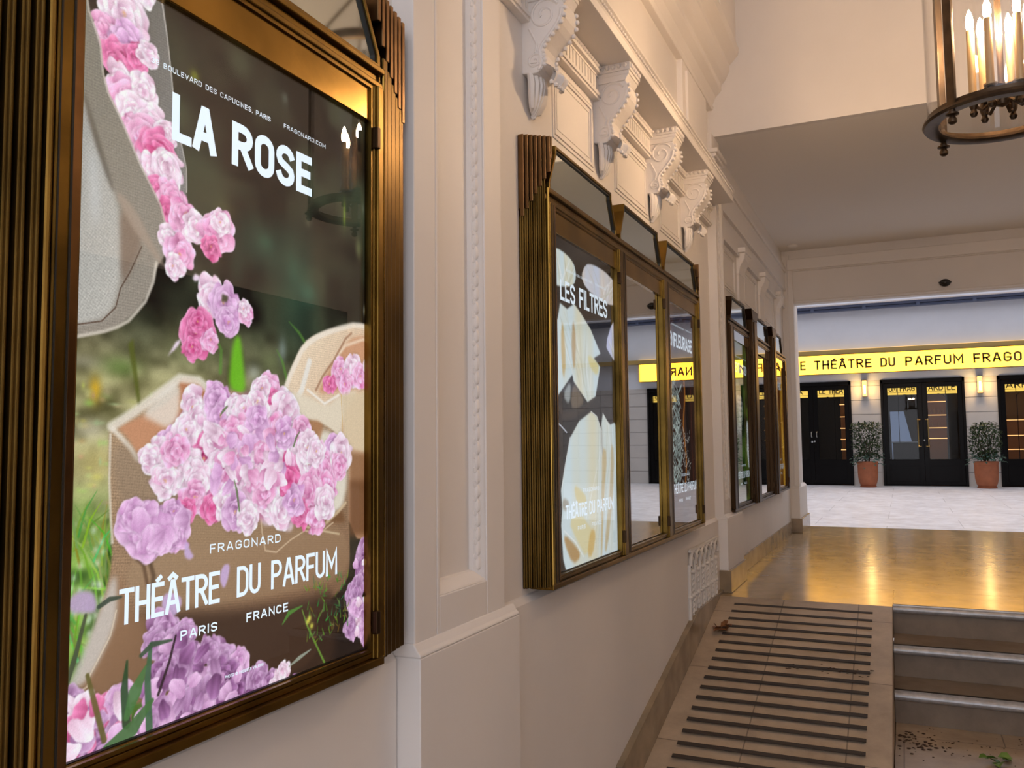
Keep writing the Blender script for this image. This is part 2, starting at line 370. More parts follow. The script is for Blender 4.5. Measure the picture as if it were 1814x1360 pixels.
# stone steps
NOSE = mat('nosing_metal', (0.52,0.52,0.53), 0.45, metal=0.45, noise=0.25, nscale=30)
GRIP = mat('black_grip', (0.012,0.01,0.009), 0.75)
for i,(ya,yb,z,lab) in enumerate(((5.065,5.392,0.165,'lowest stone step with a grey metal nosing beside the ramp'),(5.392,5.738,0.3325,'middle stone step with a grey metal nosing beside the ramp'),(5.738,5.80,0.5,'topmost stone step edge with a grey metal nosing, level with the landing'))):
    st = thing('stone_step', lab, 'step', (0.9,ya+0.1,0), 'stone steps beside the ramp')
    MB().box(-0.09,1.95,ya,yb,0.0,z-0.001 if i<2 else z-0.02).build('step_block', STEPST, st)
    nz = MB(); prof = []
    for k in range(9):
        a = math.pi/2+math.pi*k/8
        prof.append((ya-0.006+0.026*math.cos(a), z-0.022+0.0225*math.sin(a)))
    prof = [(ya+0.022,z+0.0005)]+prof+[(ya+0.022,z-0.0445)]
    nz.prism(prof,'x',-0.09,1.95); nz.build('metal_nosing', NOSE, st)
    MB().box(-0.09,1.95,ya+0.022,ya+(0.045 if i<2 else 0.032),z-0.01,z+0.0015).build('grip_strip', GRIP, st)

# ---------------------------------------------------------------- plaster cornice, fluted frieze and panels of the second bay
c = MB()
c.box(-1.17,-0.98,2.36,5.79,3.13,3.168)
c.prism([(-1.17,3.168),(-0.982,3.168),(-0.976,3.176),(-0.988,3.184),(-0.988,3.196),(-0.968,3.204),(-0.968,3.212),(-1.0,3.222),(-1.17,3.23)],'y',2.36,5.79)
co = struct(c.build('trim_cornice', STUCCO, bevel=0.002))
b = MB(); y = 2.4
while y < 5.76: b.ball((-0.980,y,3.190),0.0085,6,4,(1,1.35,0.8)); y += 0.027
struct(b.build('egg_moulding', STUCCO, co, smooth=True))
f = MB().box(-1.17,-1.150,2.36,5.79,3.0,3.13)
f.box(-1.17,-1.135,2.36,5.79,2.985,2.997).box(-1.17,-1.128,2.36,5.79,2.997,3.012).box(-1.17,-1.142,2.36,5.79,3.012,3.022)
f.box(-1.17,-1.135,2.36,5.79,3.082,3.092).box(-1.17,-1.12,2.36,5.79,3.092,3.108)
y = 2.42
while y < 5.75:
    f.box(-1.17,-1.138,y,y+0.026,3.022,3.083); y += 0.036
y = 2.4
while y < 5.76: f.ball((-1.128,y,3.119),0.012,6,4,(1.2,0.8,1)); y += 0.024
struct(f.build('trim_frieze', STUCCO))
pm = MB()
def frame_panel(m, y0, y1, z0, z1, x=XW):
    for k,(o_,w,d) in enumerate(((0,0.012,0.005),(0.018,0.012,0.007),(0.046,0.005,0.003))):
        a,b_,e,g = y0+o_,y1-o_,z0+o_,z1-o_
        m.ring([(a,e),(b_,e),(b_,g),(a,g)],[(a+w,e+w),(b_-w,e+w),(b_-w,g-w),(a+w,g-w)],x-0.003,x+d)
for a,b_ in ((2.93,3.40),(3.70,4.27),(4.50,4.99)): frame_panel(pm,a,b_,2.668,2.965)
struct(pm.build('trim_panels', STUCCO))

def corbel(y0, label, s=1.0, depth=1.0, group='carved plaster corbels under the cornice'):
    t = thing('carved_corbel', label, 'corbel', (XW,y0+0.07,2.66), group)
    y1 = y0+0.145; D = lambda d: XW+d*depth
    cap = MB().box(XW-0.002,D(0.172),y0-0.006,y1+0.006,3.096,3.131).box(XW-0.002,D(0.166),y0,y1,3.08,3.097).prism([(XW-0.002,3.055),(D(0.148),3.055),(D(0.163),3.081),(XW-0.002,3.081)],'y',y0+0.002,y1-0.002)
    for k in range(6): cap.ball((D(0.174),y0+0.012+0.024*k,3.116),0.011,6,4,(0.8,1,1))
    for k in range(6): cap.ball((XW+0.02+k*0.026*depth,y0-0.008,3.116),0.011,6,4,(1,0.8,1))
    cap.build('corbel_cap', STUCCO, t, bevel=0.002)
    # S-shaped scroll, front edge listed from the cap down
    fr = [(0.148,3.056),(0.157,3.035),(0.160,3.01),(0.156,2.985),(0.145,2.962),(0.130,2.942),(0.113,2.924),(0.096,2.906),(0.083,2.889),(0.077,2.872),(0.079,2.855),(0.083,2.84),(0.082,2.822),(0.073,2.806),(0.058,2.797),(0.035,2.795),(0.012,2.80)]
    MB().prism([(XW-0.002,3.056)]+[(D(d),z) for d,z in fr]+[(XW-0.002,2.802)],'y',y0+0.008,y1-0.008).build('scroll', STUCCO, t, bevel=0.004)
    def spiral(rl,cx,cz,r0,r1,turns,a0,yy,th):
        pts = []
        for k in range(int(22*turns)+1):
            u = k/(22*turns); a = a0+2*math.pi*turns*u; r = r0+(r1-r0)*u
            pts.append((D(cx+r*math.cos(a)),yy,cz+r*math.sin(a)))
        rl.tube(pts,th,6)
    for yy in (y0+0.008,y1-0.008):
        rl = MB(); spiral(rl,0.085,3.0,0.058,0.012,1.5,0.5,yy,0.0055); spiral(rl,0.048,2.838,0.030,0.007,1.3,0.2,yy,0.0045)
        rl.tube([(D(d-0.010),yy,z) for d,z in fr[2:14]],0.006,6)
        rl.tube([(D(0.028),yy,2.96),(D(0.045),yy,2.925),(D(0.058),yy,2.895),(D(0.05),yy,2.868)],0.005,6)
        rl.build('scroll_relief', STUCCO, t, smooth=True)
    for yy in (y0+0.012,y1-0.012):
        bd = MB()
        for i in range(1,13):
            d,z = fr[i]; bd.ball((D(d+0.003),yy,z),0.0088,6,5)
        bd.build('bead_edging', STUCCO, t, smooth=True)
    # drooping leaf: curled lip, then the tapering tail
    lf = MB(); ym = (y0+y1)/2
    lip = []
    for i in range(7):
        u = i/6; w = 0.070*(1-0.35*u*u); x = 0.05+0.088*math.sin(u*2.2); z = 2.812-0.012*u-0.05*u*u
        lip.append((w,x,z))
    vs = []; fs = []
    for i,(w,x,z) in enumerate(lip):
        for k in range(7):
            q = -1+k/3; vs.append((D(x-0.018*q*q+0.006*math.cos(k*3.14)),ym+q*w,z+0.012*q*q))
    for i in range(6):
        for k in range(6): fs.append((i*7+k,i*7+k+1,(i+1)*7+k+1,(i+1)*7+k))
    lf.add(vs,fs)
    nv = len(vs)
    lf.add([(p[0]-0.012,p[1],p[2]+0.010) for p in vs],[tuple(reversed(q)) for q in fs])
    for k in range(7): lf.ball((D(lip[-1][1]-0.018*(-1+k/3)**2),ym+(-1+k/3)*lip[-1][0],lip[-1][2]+0.012*(-1+k/3)**2),0.009,6,4)
    lf.build('leaf_lip', STUCCO, t, smooth=True)
    tl = MB()
    for k in range(-3,4):
        q = k/3
        pts = [(D(0.048-0.020*q*q),ym+q*0.056,2.80),(D(0.052-0.018*q*q),ym+q*0.058,2.765),(D(0.044-0.014*q*q),ym+q*0.050,2.725),(D(0.030-0.008*q*q),ym+q*0.034,2.69),(D(0.014),ym+q*0.014,2.662+0.006*abs(k))]
        tl.tube(pts,[0.012,0.014,0.013,0.010,0.006],6)
    tl.ball((D(0.013),ym,2.668),0.011,6,5)
    tl.build('leaf_tail', STUCCO, t, smooth=True)
    return t
for y0,l in ((2.645,'large grey-lit carved corbel nearest the camera, cut off by the picture top'),(3.41,'scrolled plaster corbel above the first panel joint, second from the camera'),
             (4.235,'scrolled plaster corbel with beaded edges, third from the camera'),(5.0,'scrolled plaster corbel beside the dividing pilaster, farthest of four')):
    corbel(y0,l)

# upper pilaster, upper cornice and its volute at the cross wall
u = MB().box(-1.17,-1.13,5.0,5.70,3.22,3.86).box(-1.17,-1.115,5.08,5.62,3.24,3.80)
u.prism([(-1.17,3.84),(-1.125,3.84),(-1.115,3.86),(-1.125,3.875),(-1.10,3.93),(-1.06,3.97),(-1.06,4.01),(-1.03,4.04),(-1.0,4.10),(-1.0,4.14),(-0.94,4.2),(-0.93,4.25),(-1.17,4.3)],'y',0,5.9)
u.box(-1.17,-0.95,5.35,5.91,4.3,5.6)
struct(u.build('trim_upper_cornice', STUCCO, bevel=0.004))
vt = thing('plaster_volute','curling plaster volute at the top corner beside the pink cross wall','ornament',(-1.1,5.7,4.13))
v = MB(); pts = []
prof = [(d,z+0.33) for d,z in [(0.0,3.80),(0.045,3.835),(0.06,3.87),(0.075,3.93),(0.10,4.0),(0.10,4.05),(0.12,4.10),(0.155,4.16),(0.16,4.22),(0.15,4.28),(0.175,4.36),(0.19,4.44),(0.175,4.52),(0.15,4.56),(0.0,4.6)]]
v.prism([(-1.145+d,z) for d,z in prof],'y',5.45,5.80); v.build('volute_body', STUCCO, vt, bevel=0.02, seg=3)
v = MB()
for yy in (5.45,5.80):
    v.tube([(-1.145+d-0.004,yy,z) for d,z in prof[1:13]],0.012,6)
    sp = [(-1.06+(0.055-0.0016*k)*math.cos(0.3*k),yy,4.75+(0.055-0.0016*k)*math.sin(0.3*k)) for k in range(30)]; v.tube(sp,0.009,6)
for k in range(5): v.tube([(-1.09+0.02*math.sin(k),5.49+k*0.068,4.15),(-1.06,5.49+k*0.068,4.23),(-1.03,5.49+k*0.068,4.31),(-1.02,5.49+k*0.068,4.39)],[0.008,0.018,0.02,0.01],6)
v.build('volute_relief', STUCCO, vt, smooth=True)

# entablature of the third bay
e = MB().box(-1.17,-1.135,6.07,9.9,2.995,3.02).box(-1.17,-1.145,6.07,9.9,3.02,3.19).box(-1.17,-1.12,6.07,9.9,3.19,3.215)
e.box(-1.2,-1.13,6.02,9.92,3.215,3.40)
e.prism([(-1.2,3.40),(-1.115,3.40),(-1.115,3.43),(-1.125,3.47),(-1.15,3.53),(-1.16,3.58),(-1.17,3.66),(-1.2,3.66)],'y',6.02,9.92)
for a,b_ in ((6.25,6.82),(7.26,7.92),(8.40,9.05)): frame_panel(e,a,b_,2.655,2.965)
for a in (6.93,8.05,9.15): e.box(-1.17,-1.148,a,a+0.26,2.64,2.90)
struct(e.build('trim_entablature', STUCCO, bevel=0.002))
for y0,l in ((6.90,'flat plaster bracket above the wide display posts, nearest of the far bay'),(8.02,'flat plaster bracket, middle one in the far bay'),(9.12,'flat plaster bracket beside the far pilaster')):
    t = thing('plaster_bracket', l, 'bracket', (XW,y0+0.15,2.85), 'flat brackets in the far bay')
    MB().box(XW-0.002,-1.085,y0,y0+0.30,3.03,3.07).prism([(XW-0.002,2.86),(-1.145,2.86),(-1.135,2.92),(-1.10,2.98),(-1.09,3.03),(XW-0.002,3.03)],'y',y0+0.02,y0+0.28).build('bracket_body', STUCCO, t, bevel=0.006)

# white ventilation grille low on the wall
g = thing('ventilation_grille','white arched ventilation grille with twisted bars, low on the wall above the ramp skirting','grille',(-1.13,5.28,0.45))
GB = mat('grille_paint',(0.72,0.68,0.63),0.5)
YA,YB = 4.885,5.685
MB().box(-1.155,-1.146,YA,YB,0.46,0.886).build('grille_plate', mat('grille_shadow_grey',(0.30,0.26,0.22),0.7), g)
holes = MB(); bars = MB(); arches = MB(); N = 6; pw = (YB-YA)/N
for k in range(N):
    yc = YA+pw*(k+0.5)
    for (z0,z1) in ((0.47,0.60),(0.635,0.735)):
        for s_ in (-0.26,0.26): holes.box(-1.15,-1.1445,yc+s_*pw-0.019,yc+s_*pw+0.019,z0,z1)
    holes.prism([(yc-0.03,0.775),(yc+0.03,0.775),(yc+0.03,0.82),(yc+0.018,0.845),(yc,0.853),(yc-0.018,0.845),(yc-0.03,0.82)],'x',-1.15,-1.1445)
    bars.tube([(-1.137,yc-pw*0.5,0.46),(-1.137,yc-pw*0.5,0.80)],0.011,8)
    bars.tube([(-1.137,yc,0.46),(-1.137,yc,0.755)],0.008,8)
    for ph in (0,math.pi): bars.tube([(-1.137+0.010*math.cos(ph+j*0.75),yc+0.011*math.sin(ph+j*0.75),0.47+j*0.0075) for j in range(36)],0.0048,5)
    for zz in (0.618,0.755): bars.ball((-1.136,yc,zz),0.019,8,6,(1,1,0.8))
    bars.ball((-1.136,yc-pw*0.5,0.618),0.016,8,6,(1,1,0.7))
    arches.tube([(-1.13,yc+0.5*pw*math.cos(a),0.795+0.075*math.sin(a)) for a in [math.pi*i/12 for i in range(13)]],0.011,6)
    arches.tube([(-1.131,yc+0.030*math.cos(a),0.79+0.045*math.sin(a)) for a in [math.pi*i/10 for i in range(11)]],0.006,6)
arches.box(-1.14,-1.124,YA,YB,0.872,0.886)
holes.build('dark_opening', BLACK, g); bars.build('twisted_bars', GB, g, smooth=True); arches.build('arch_tracery', GB, g, smooth=True)
# ---------------------------------------------------------------- brass display cases
ZB, ZD0, ZD1, ZH, ZR, ZT = 1.012, 1.05, 2.252, 2.335, 2.385, 2.56
def case(label, cells, yl, yr, left, right, wide=(), lst=(6,0.012,0.0125,0.0065), FRM=None):
    FRM = FRM or BRASS; LIP = FRM if FRM is DARKBR else BRASS
    """cells: (open0, open1, trans0, trans1, kind)"""
    t = thing('display_case', label, 'display case', (-1.12,(yl+yr)/2,ZB), 'brass display cases along the wall')
    XF = -1.08
    MB().box(-1.163,-1.118,yl+0.01,yr-0.01,ZB+0.01,ZR).build('back_board', DARKBR, t)
    fr = MB()
    fr.box(-1.163,XF+0.004,yl,yr,ZB,1.030).box(-1.163,XF-0.008,yl,yr,1.030,1.042)
    fr.prism([(-1.163,1.042),(XF-0.008,1.042),(-1.098,1.052),(-1.163,1.052)],'y',yl,yr)
    fr.box(-1.163,XF+0.002,yl,yr,ZH,ZH+0.014).box(-1.163,XF-0.008,yl,yr,ZH+0.014,ZR-0.014).box(-1.163,XF+0.005,yl,yr,ZR-0.014,ZR)
    edges = [yl]+[v for c in cells for v in (c[0],c[1])]+[yr]
    for a,b in zip(edges[0::2],edges[1::2]):
        fr.box(-1.163,XF,a,b,1.03,ZH+0.004)
        w = min(0.012,(b-a)*0.4)
        fr.box(-1.163,XF+0.006,a+w*0.6,b-w*0.6,1.03,ZH+0.002)
    fr.build('case_frame', FRM, t, bevel=0.0025)
    for a,b in wide:
        MB().box(-1.163,-1.055,a,b,1.02,2.50).box(-1.163,-1.045,a+0.05,b-0.05,1.02,2.47).prism([(a,2.48),(b,2.48),(b+0.05,2.565),(a-0.05,2.565)],'x',-1.163,-1.05).build('divider_post', DARKBR, t, bevel=0.003)
    for (o0,o1,t0,t1,kind) in cells:
        # dark rebate round the opening, door lip, header plate, pane
        rb = MB().ring([(o0-0.002,1.045),(o1+0.03,1.045),(o1+0.03,ZH),(o0-0.002,ZH)],[(o0+0.004,1.053),(o1+0.022,1.053),(o1+0.022,ZD1),(o0+0.004,ZD1)],-1.116,-1.099)
        rb.build('rebate', BLACK, t)
        MB().box(-1.116,-1.089,o0,o1+0.02,ZD1-0.002,ZH).build('header_plate', MIRROR if FRM is DARKBR else BRASSP, t, bevel=0.002)
        MB().ring([(o0,1.046),(o1,1.046),(o1,ZH),(o0,ZH)],[(o0+0.009,1.052),(o1-0.009,1.052),(o1-0.009,ZH-0.009),(o0+0.009,ZH-0.009)],-1.09,-1.083).build('door_lip', LIP, t)
        if kind == 'poster':
            MB().box(-1.0985,-1.0965,o0,o1+0.02,1.05,ZD1).build('glass_pane', GLASS, t)
        else:
            MB().box(-1.108,-1.100,o0,o1+0.03,1.05,ZD1).build('mirror_panel', MIRROR, t)
        for zz in (2.21,1.11): MB().box(-1.084,-1.069,o1-0.004,o1+0.010,zz-0.025,zz+0.025).build('hinge', DARKBR, t, bevel=0.002)
        i_ = 0.062
        def hexa(e): return [(t0+e,ZR+e*0.6),(t1-e,ZR+e*0.6),(t1-e,2.412),(t1-i_-e,2.528),(t1-i_-e,ZT-e),(t0+i_+e,ZT-e),(t0+i_+e,2.528),(t0+e,2.412)]
        tf = MB().ring(hexa(0.0),hexa(0.011),-1.163,XF+0.001)
        tf.build('transom_frame', LIP, t, bevel=0.0015)
        MB().ring(hexa(0.0105),hexa(0.0175),-1.12,XF-0.004).build('transom_gasket', BLACK, t)
        MB().prism(hexa(0.012),'x',-1.10,-1.090).build('transom_mirror', HAZYMIR, t)
    # stepped side columns and the stubby fins at their heads
    for on,sgn,y in ((left,-1,yl),(right,1,yr)):
        if not on: continue
        n,dy,dx,gap = lst if sgn < 0 else (5,0.027,0.006,0.015)
        st = MB()
        for i in range(n):
            a = y+sgn*(0.003+dy*i); b_ = y+sgn*(dy*(i+1)-0.003); x = XF-dx*(i+0.5)
            st.box(-1.164,x,min(a,b_),max(a,b_),1.022,2.42-0.02*i)
            st.box(-1.164,x-0.007,min(y,y+sgn*dy*(i+1)),max(y,y+sgn*dy*(i+1)),1.022,2.41-0.02*i)
        st.build('stepped_column', STACKBR, t, bevel=0.003)
        fb = MB()
        for i in range(n): fb.box(-1.164,XF-dx*(i+0.5)-0.028 if sgn > 0 else XF-dx*(i+1)-0.010,min(y-sgn*0.05,y+sgn*dy*(i+1)),max(y-sgn*0.05,y+sgn*dy*(i+1)),2.40-0.02*i,2.563)
        fb.build('fin_backing', DARKBR, t)
        for i in range(-2,n):
            a = y+sgn*(gap+dy*i); b_ = y+sgn*dy*(i+1); x = XF-dx*(i+0.1)
            z0 = 2.415-0.027*i if i >= 0 else (2.44 if i == -1 else 2.49)
            MB().box(-1.164,min(x,-1.066),min(a,b_),max(a,b_),z0,ZT+0.008).build('fin', FINBR, t, bevel=0.0015)
        MB().tube([(XF+0.001,y-sgn*0.001,1.03),(XF+0.001,y-sgn*0.001,ZH+0.05)],0.0045,8).build('corner_bead', BRASSP, t, smooth=True)
    for (o0,o1,*_) in cells:
        g_ = MB(); g_.box(XF-0.004,XF+0.0075,o0-0.0165,o0-0.0135,1.035,ZH); g_.box(XF-0.004,XF+0.0072,o0-0.037,o0-0.0345,1.035,ZH); g_.build('door_gap', BLACK, t)
        MB().box(XF-0.004,XF+0.0068,o0-0.0135,o0+0.0005,1.045,ZH).build('door_stile', DARKBR if FRM is DARKBR else FINBR, t, bevel=0.001)
    return t
case('tall single brass display case in the foreground with a rose poster',[(0.838,1.606,0.80,1.628,'poster')],0.79,1.643,True,True,lst=(4,0.011,0.0155,0.004))
case('triple brass display case between the pilasters with a mirrored centre bay',
     [(2.722,3.462,2.68,3.445,'poster'),(3.555,4.215,3.497,4.195,'mirror'),(4.32,5.03,4.252,5.02,'poster')],2.664,5.065,True,True,lst=(6,0.0098,0.0125,0.0055))
case('farthest brass display case with thick dark posts, nearest the courtyard',
     [(6.20,6.90,6.12,6.80,'poster'),(7.19,8.06,7.22,8.02,'mirror'),(8.36,9.15,8.34,9.0,'poster')],6.07,9.25,False,False,wide=((6.93,7.16),(8.10,8.31)),FRM=DARKBR)

# ---------------------------------------------------------------- hanging lantern
LX,LY,LZ,LR = 0.41,3.75,2.757,0.272
lt = thing('hanging_lantern','round bronze lantern with lit candle bulbs hanging from the tall ceiling','lantern',(LX,LY,2.64))
rg = MB().lathe([(LR-0.045,LZ),(LR-0.03,LZ-0.006),(LR+0.008,LZ-0.006),(LR+0.014,LZ+0.004),(LR+0.010,LZ+0.016),(LR-0.002,LZ+0.02),(LR-0.002,LZ+0.034),(LR-0.012,LZ+0.036),(LR-0.014,LZ+0.012),(LR-0.045,LZ+0.010),(LR-0.045,LZ)],LX,LY,72,cap=False)
rg.build('bottom_ring', LANTB, lt, smooth=True)
tr_ = MB().lathe([(LR-0.02,3.60),(LR+0.012,3.60),(LR+0.016,3.62),(LR+0.006,3.65),(LR-0.02,3.655),(LR-0.02,3.60)],LX,LY,64,cap=False)
tr_.build('top_ring', LANTB, lt, smooth=True)
MB().lathe([(LR-0.006,LZ+0.02),(LR-0.006,3.61),(LR-0.009,3.61),(LR-0.009,LZ+0.02)],LX,LY,72,cap=False).build('glass_cylinder', LGLASS, lt, smooth=True)
for k in range(4):
    a = math.radians(47+90*k); ca,sa = math.cos(a),math.sin(a); px_,py_ = LX+(LR+0.004)*ca, LY+(LR+0.004)*sa
    p = MB(); hw,hd = 0.018,0.007
    q = [(px_-sa*hw+ca*hd*e2*0+ca*hd*s2, py_+ca*hw+sa*hd*s2) for s2,e2 in ((1,0),(-1,0))]+[(px_+sa*hw+ca*hd*s2, py_-ca*hw+sa*hd*s2) for s2 in (-1,1)]
    p.prism(q,'z',LZ-0.004,3.62); p.build('corner_post', LANTB, lt, bevel=0.002)
    MB().lathe([(0.0005,LZ-0.006),(0.012,LZ-0.008),(0.013,LZ-0.018),(0.024,LZ-0.022),(0.024,LZ-0.027),(0.011,LZ-0.032),(0.012,LZ-0.036),(0.017,LZ-0.046),(0.016,LZ-0.056),(0.008,LZ-0.063),(0.0005,LZ-0.064)],px_,py_,14).build('finial', LANTB, lt, smooth=True)
BULB = emit('candle_bulb', BULB_COLOR, BULB_STRENGTH)
CANDLE = mat('candle_sleeve', (0.46,0.31,0.15), 0.38, metal=0.35, noise=0.15, nscale=15)
CR = 0.100
hub = MB().lathe([(0.0005,2.80),(0.022,2.81),(0.03,2.84),(0.022,2.88),(0.012,2.90),(0.012,3.66)],LX,LY,16)
for k in range(6):
    a = math.radians(3+60*k); cx,cy = LX+CR*math.cos(a), LY+CR*math.sin(a)
    hub.tube([(LX+0.02*math.cos(a),LY+0.02*math.sin(a),2.84),(LX+0.07*math.cos(a),LY+0.07*math.sin(a),2.80),(LX+0.09*math.cos(a),LY+0.09*math.sin(a),2.815),(cx,cy,2.83)],0.007,6)
    hub.lathe([(0.0005,2.775),(0.01,2.778),(0.015,2.79),(0.01,2.804),(0.016,2.82),(0.019,2.84),(0.012,2.86),(0.0005,2.86)],cx,cy,12)
    # leaf-like drip pans on the arms
    hub.add([(LX+(0.05+0.055*u)*math.cos(a+0.35*v*(1-abs(2*u-1))*2),LY+(0.05+0.055*u)*math.sin(a+0.35*v*(1-abs(2*u-1))*2),2.85+0.02*u) for u in (0,0.25,0.5,0.75,1) for v in (-1,0,1)],
            [(i*3+j,i*3+j+1,i*3+j+4,i*3+j+3) for i in range(4) for j in range(2)])
    cs = MB().lathe([(0.0005,2.86),(0.024,2.863),(0.025,2.869),(0.0145,2.873),(0.0145,3.13),(0.0005,3.131)],cx,cy,14).build('candle', CANDLE, lt, smooth=True)
    MB().lathe([(0.0005,3.128),(0.010,3.132),(0.0135,3.148),(0.0145,3.162),(0.0115,3.185),(0.006,3.205),(0.0006,3.216)],cx,cy,14).build('flame_bulb', BULB, cs, smooth=True)
hub.build('candle_arms', LANTB, lt, smooth=True)
ch = MB()
for k in range(4):
    a = math.radians(47+90*k); ch.tube([(LX+LR*math.cos(a),LY+LR*math.sin(a),3.64),(LX+0.19*math.cos(a),LY+0.19*math.sin(a),3.78),(LX+0.06*math.cos(a),LY+0.06*math.sin(a),3.95),(LX,LY,4.05)],0.009,8)
ch.tube([(LX,LY,4.0),(LX,LY,5.6)],0.011,8); ch.lathe([(0.07,5.6),(0.07,5.58),(0.02,5.55),(0.012,5.5)],LX,LY,16)
ch.build('hanging_rod', LANTB, lt, smooth=True)

# dome camera and detector
cmr = thing('dome_camera','small black dome camera on the lintel above the courtyard opening','camera',(0.475,9.88,3.10))
MB().lathe([(0.062,3.146),(0.062,3.158),(0.0005,3.16)],0.475,9.895,24).build('camera_mount', mat('mount_black',(0.02,0.02,0.02),0.4), cmr, smooth=True)
MB().ball((0.475,9.885,3.147),0.055,16,10,(1,0.8,0.75)).build('smoked_dome', mat('smoked_dome',(0.012,0.012,0.014),0.08), cmr, smooth=True)
tag(MB().lathe([(0.0005,3.625),(0.04,3.627),(0.055,3.638),(0.055,3.651),(0.0005,3.651)],-1.01,9.62,20).build('smoke_detector', CEIL, smooth=True),'small flat round detector on the low ceiling near the far beam','detector')

# ---------------------------------------------------------------- courtyard facade
FY = 20.7
JOINT = mat('joint_shadow',(0.30,0.27,0.25),0.9)
FACW = mat('facade_render', (0.78,0.79,0.83), 0.75, noise=0.05, nscale=2)
FACS = mat('facade_stone', (0.66,0.61,0.56), 0.7, noise=0.06, nscale=3)
fw_ = MB().box(-9,11,FY+0.012,FY+0.5,2.9,4.6).box(-9,11,FY,FY+0.012,2.862,3.1)
piers = ((-9,-2.66),(-1.018,-0.402),(1.272,1.886),(3.57,11))
for a,b in piers: fw_.box(a,b,FY+0.012,FY+0.5,0.45,2.9)
fo = struct(fw_.build('wall_facade', FACW))
blk = MB()
for a,b in piers:
    z = 2.862; prev = 2.745
    zs = [2.862,2.742,2.420,2.098,1.776,1.454,1.132,0.806,0.45]
    for z1,z0 in zip(zs,zs[1:]):
        xs = [a,b] if b-a < 1 else ([a]+[v for v in (3.57+0.62*np.arange(1,12)) if a < v < b]+[b] if a > 0 else [a,b])
        for x0,x1 in zip(xs,xs[1:]): blk.box(x0+(0.004 if x0!=a else 0),x1-(0.004 if x1!=b else 0),FY,FY+0.013,z0+0.006,z1-0.006 if z1<2.86 else z1)
struct(blk.build('stone_courses', FACS, fo, bevel=0.003))
jb = MB()
for a,b in piers: jb.box(a,b,FY+0.009,FY+0.0125,0.5,2.86)
jb.build('joint_backing', JOINT, fo)
MARB = mat('pale_cornice', (0.86,0.86,0.90), 0.5); SLATE = mat('gutter_blue', (0.10,0.125,0.21), 0.5)
struct(MB().box(-9,11,20.40,FY+0.5,4.60,5.2).prism([(20.40,4.60),(20.45,4.585),(20.6,4.585),(20.7,4.60)],'x',-9,11).build('trim_facade_cornice', MARB))
gt = MB().box(-9,11,20.55,FY+0.012,4.475,4.52).box(-9,11,20.5,FY+0.012,4.53,4.585)
for k in range(12): gt.box(-4+k*1.1,-3.93+k*1.1,20.49,20.6,4.48,4.59)
struct(gt.build('trim_gutter', SLATE))

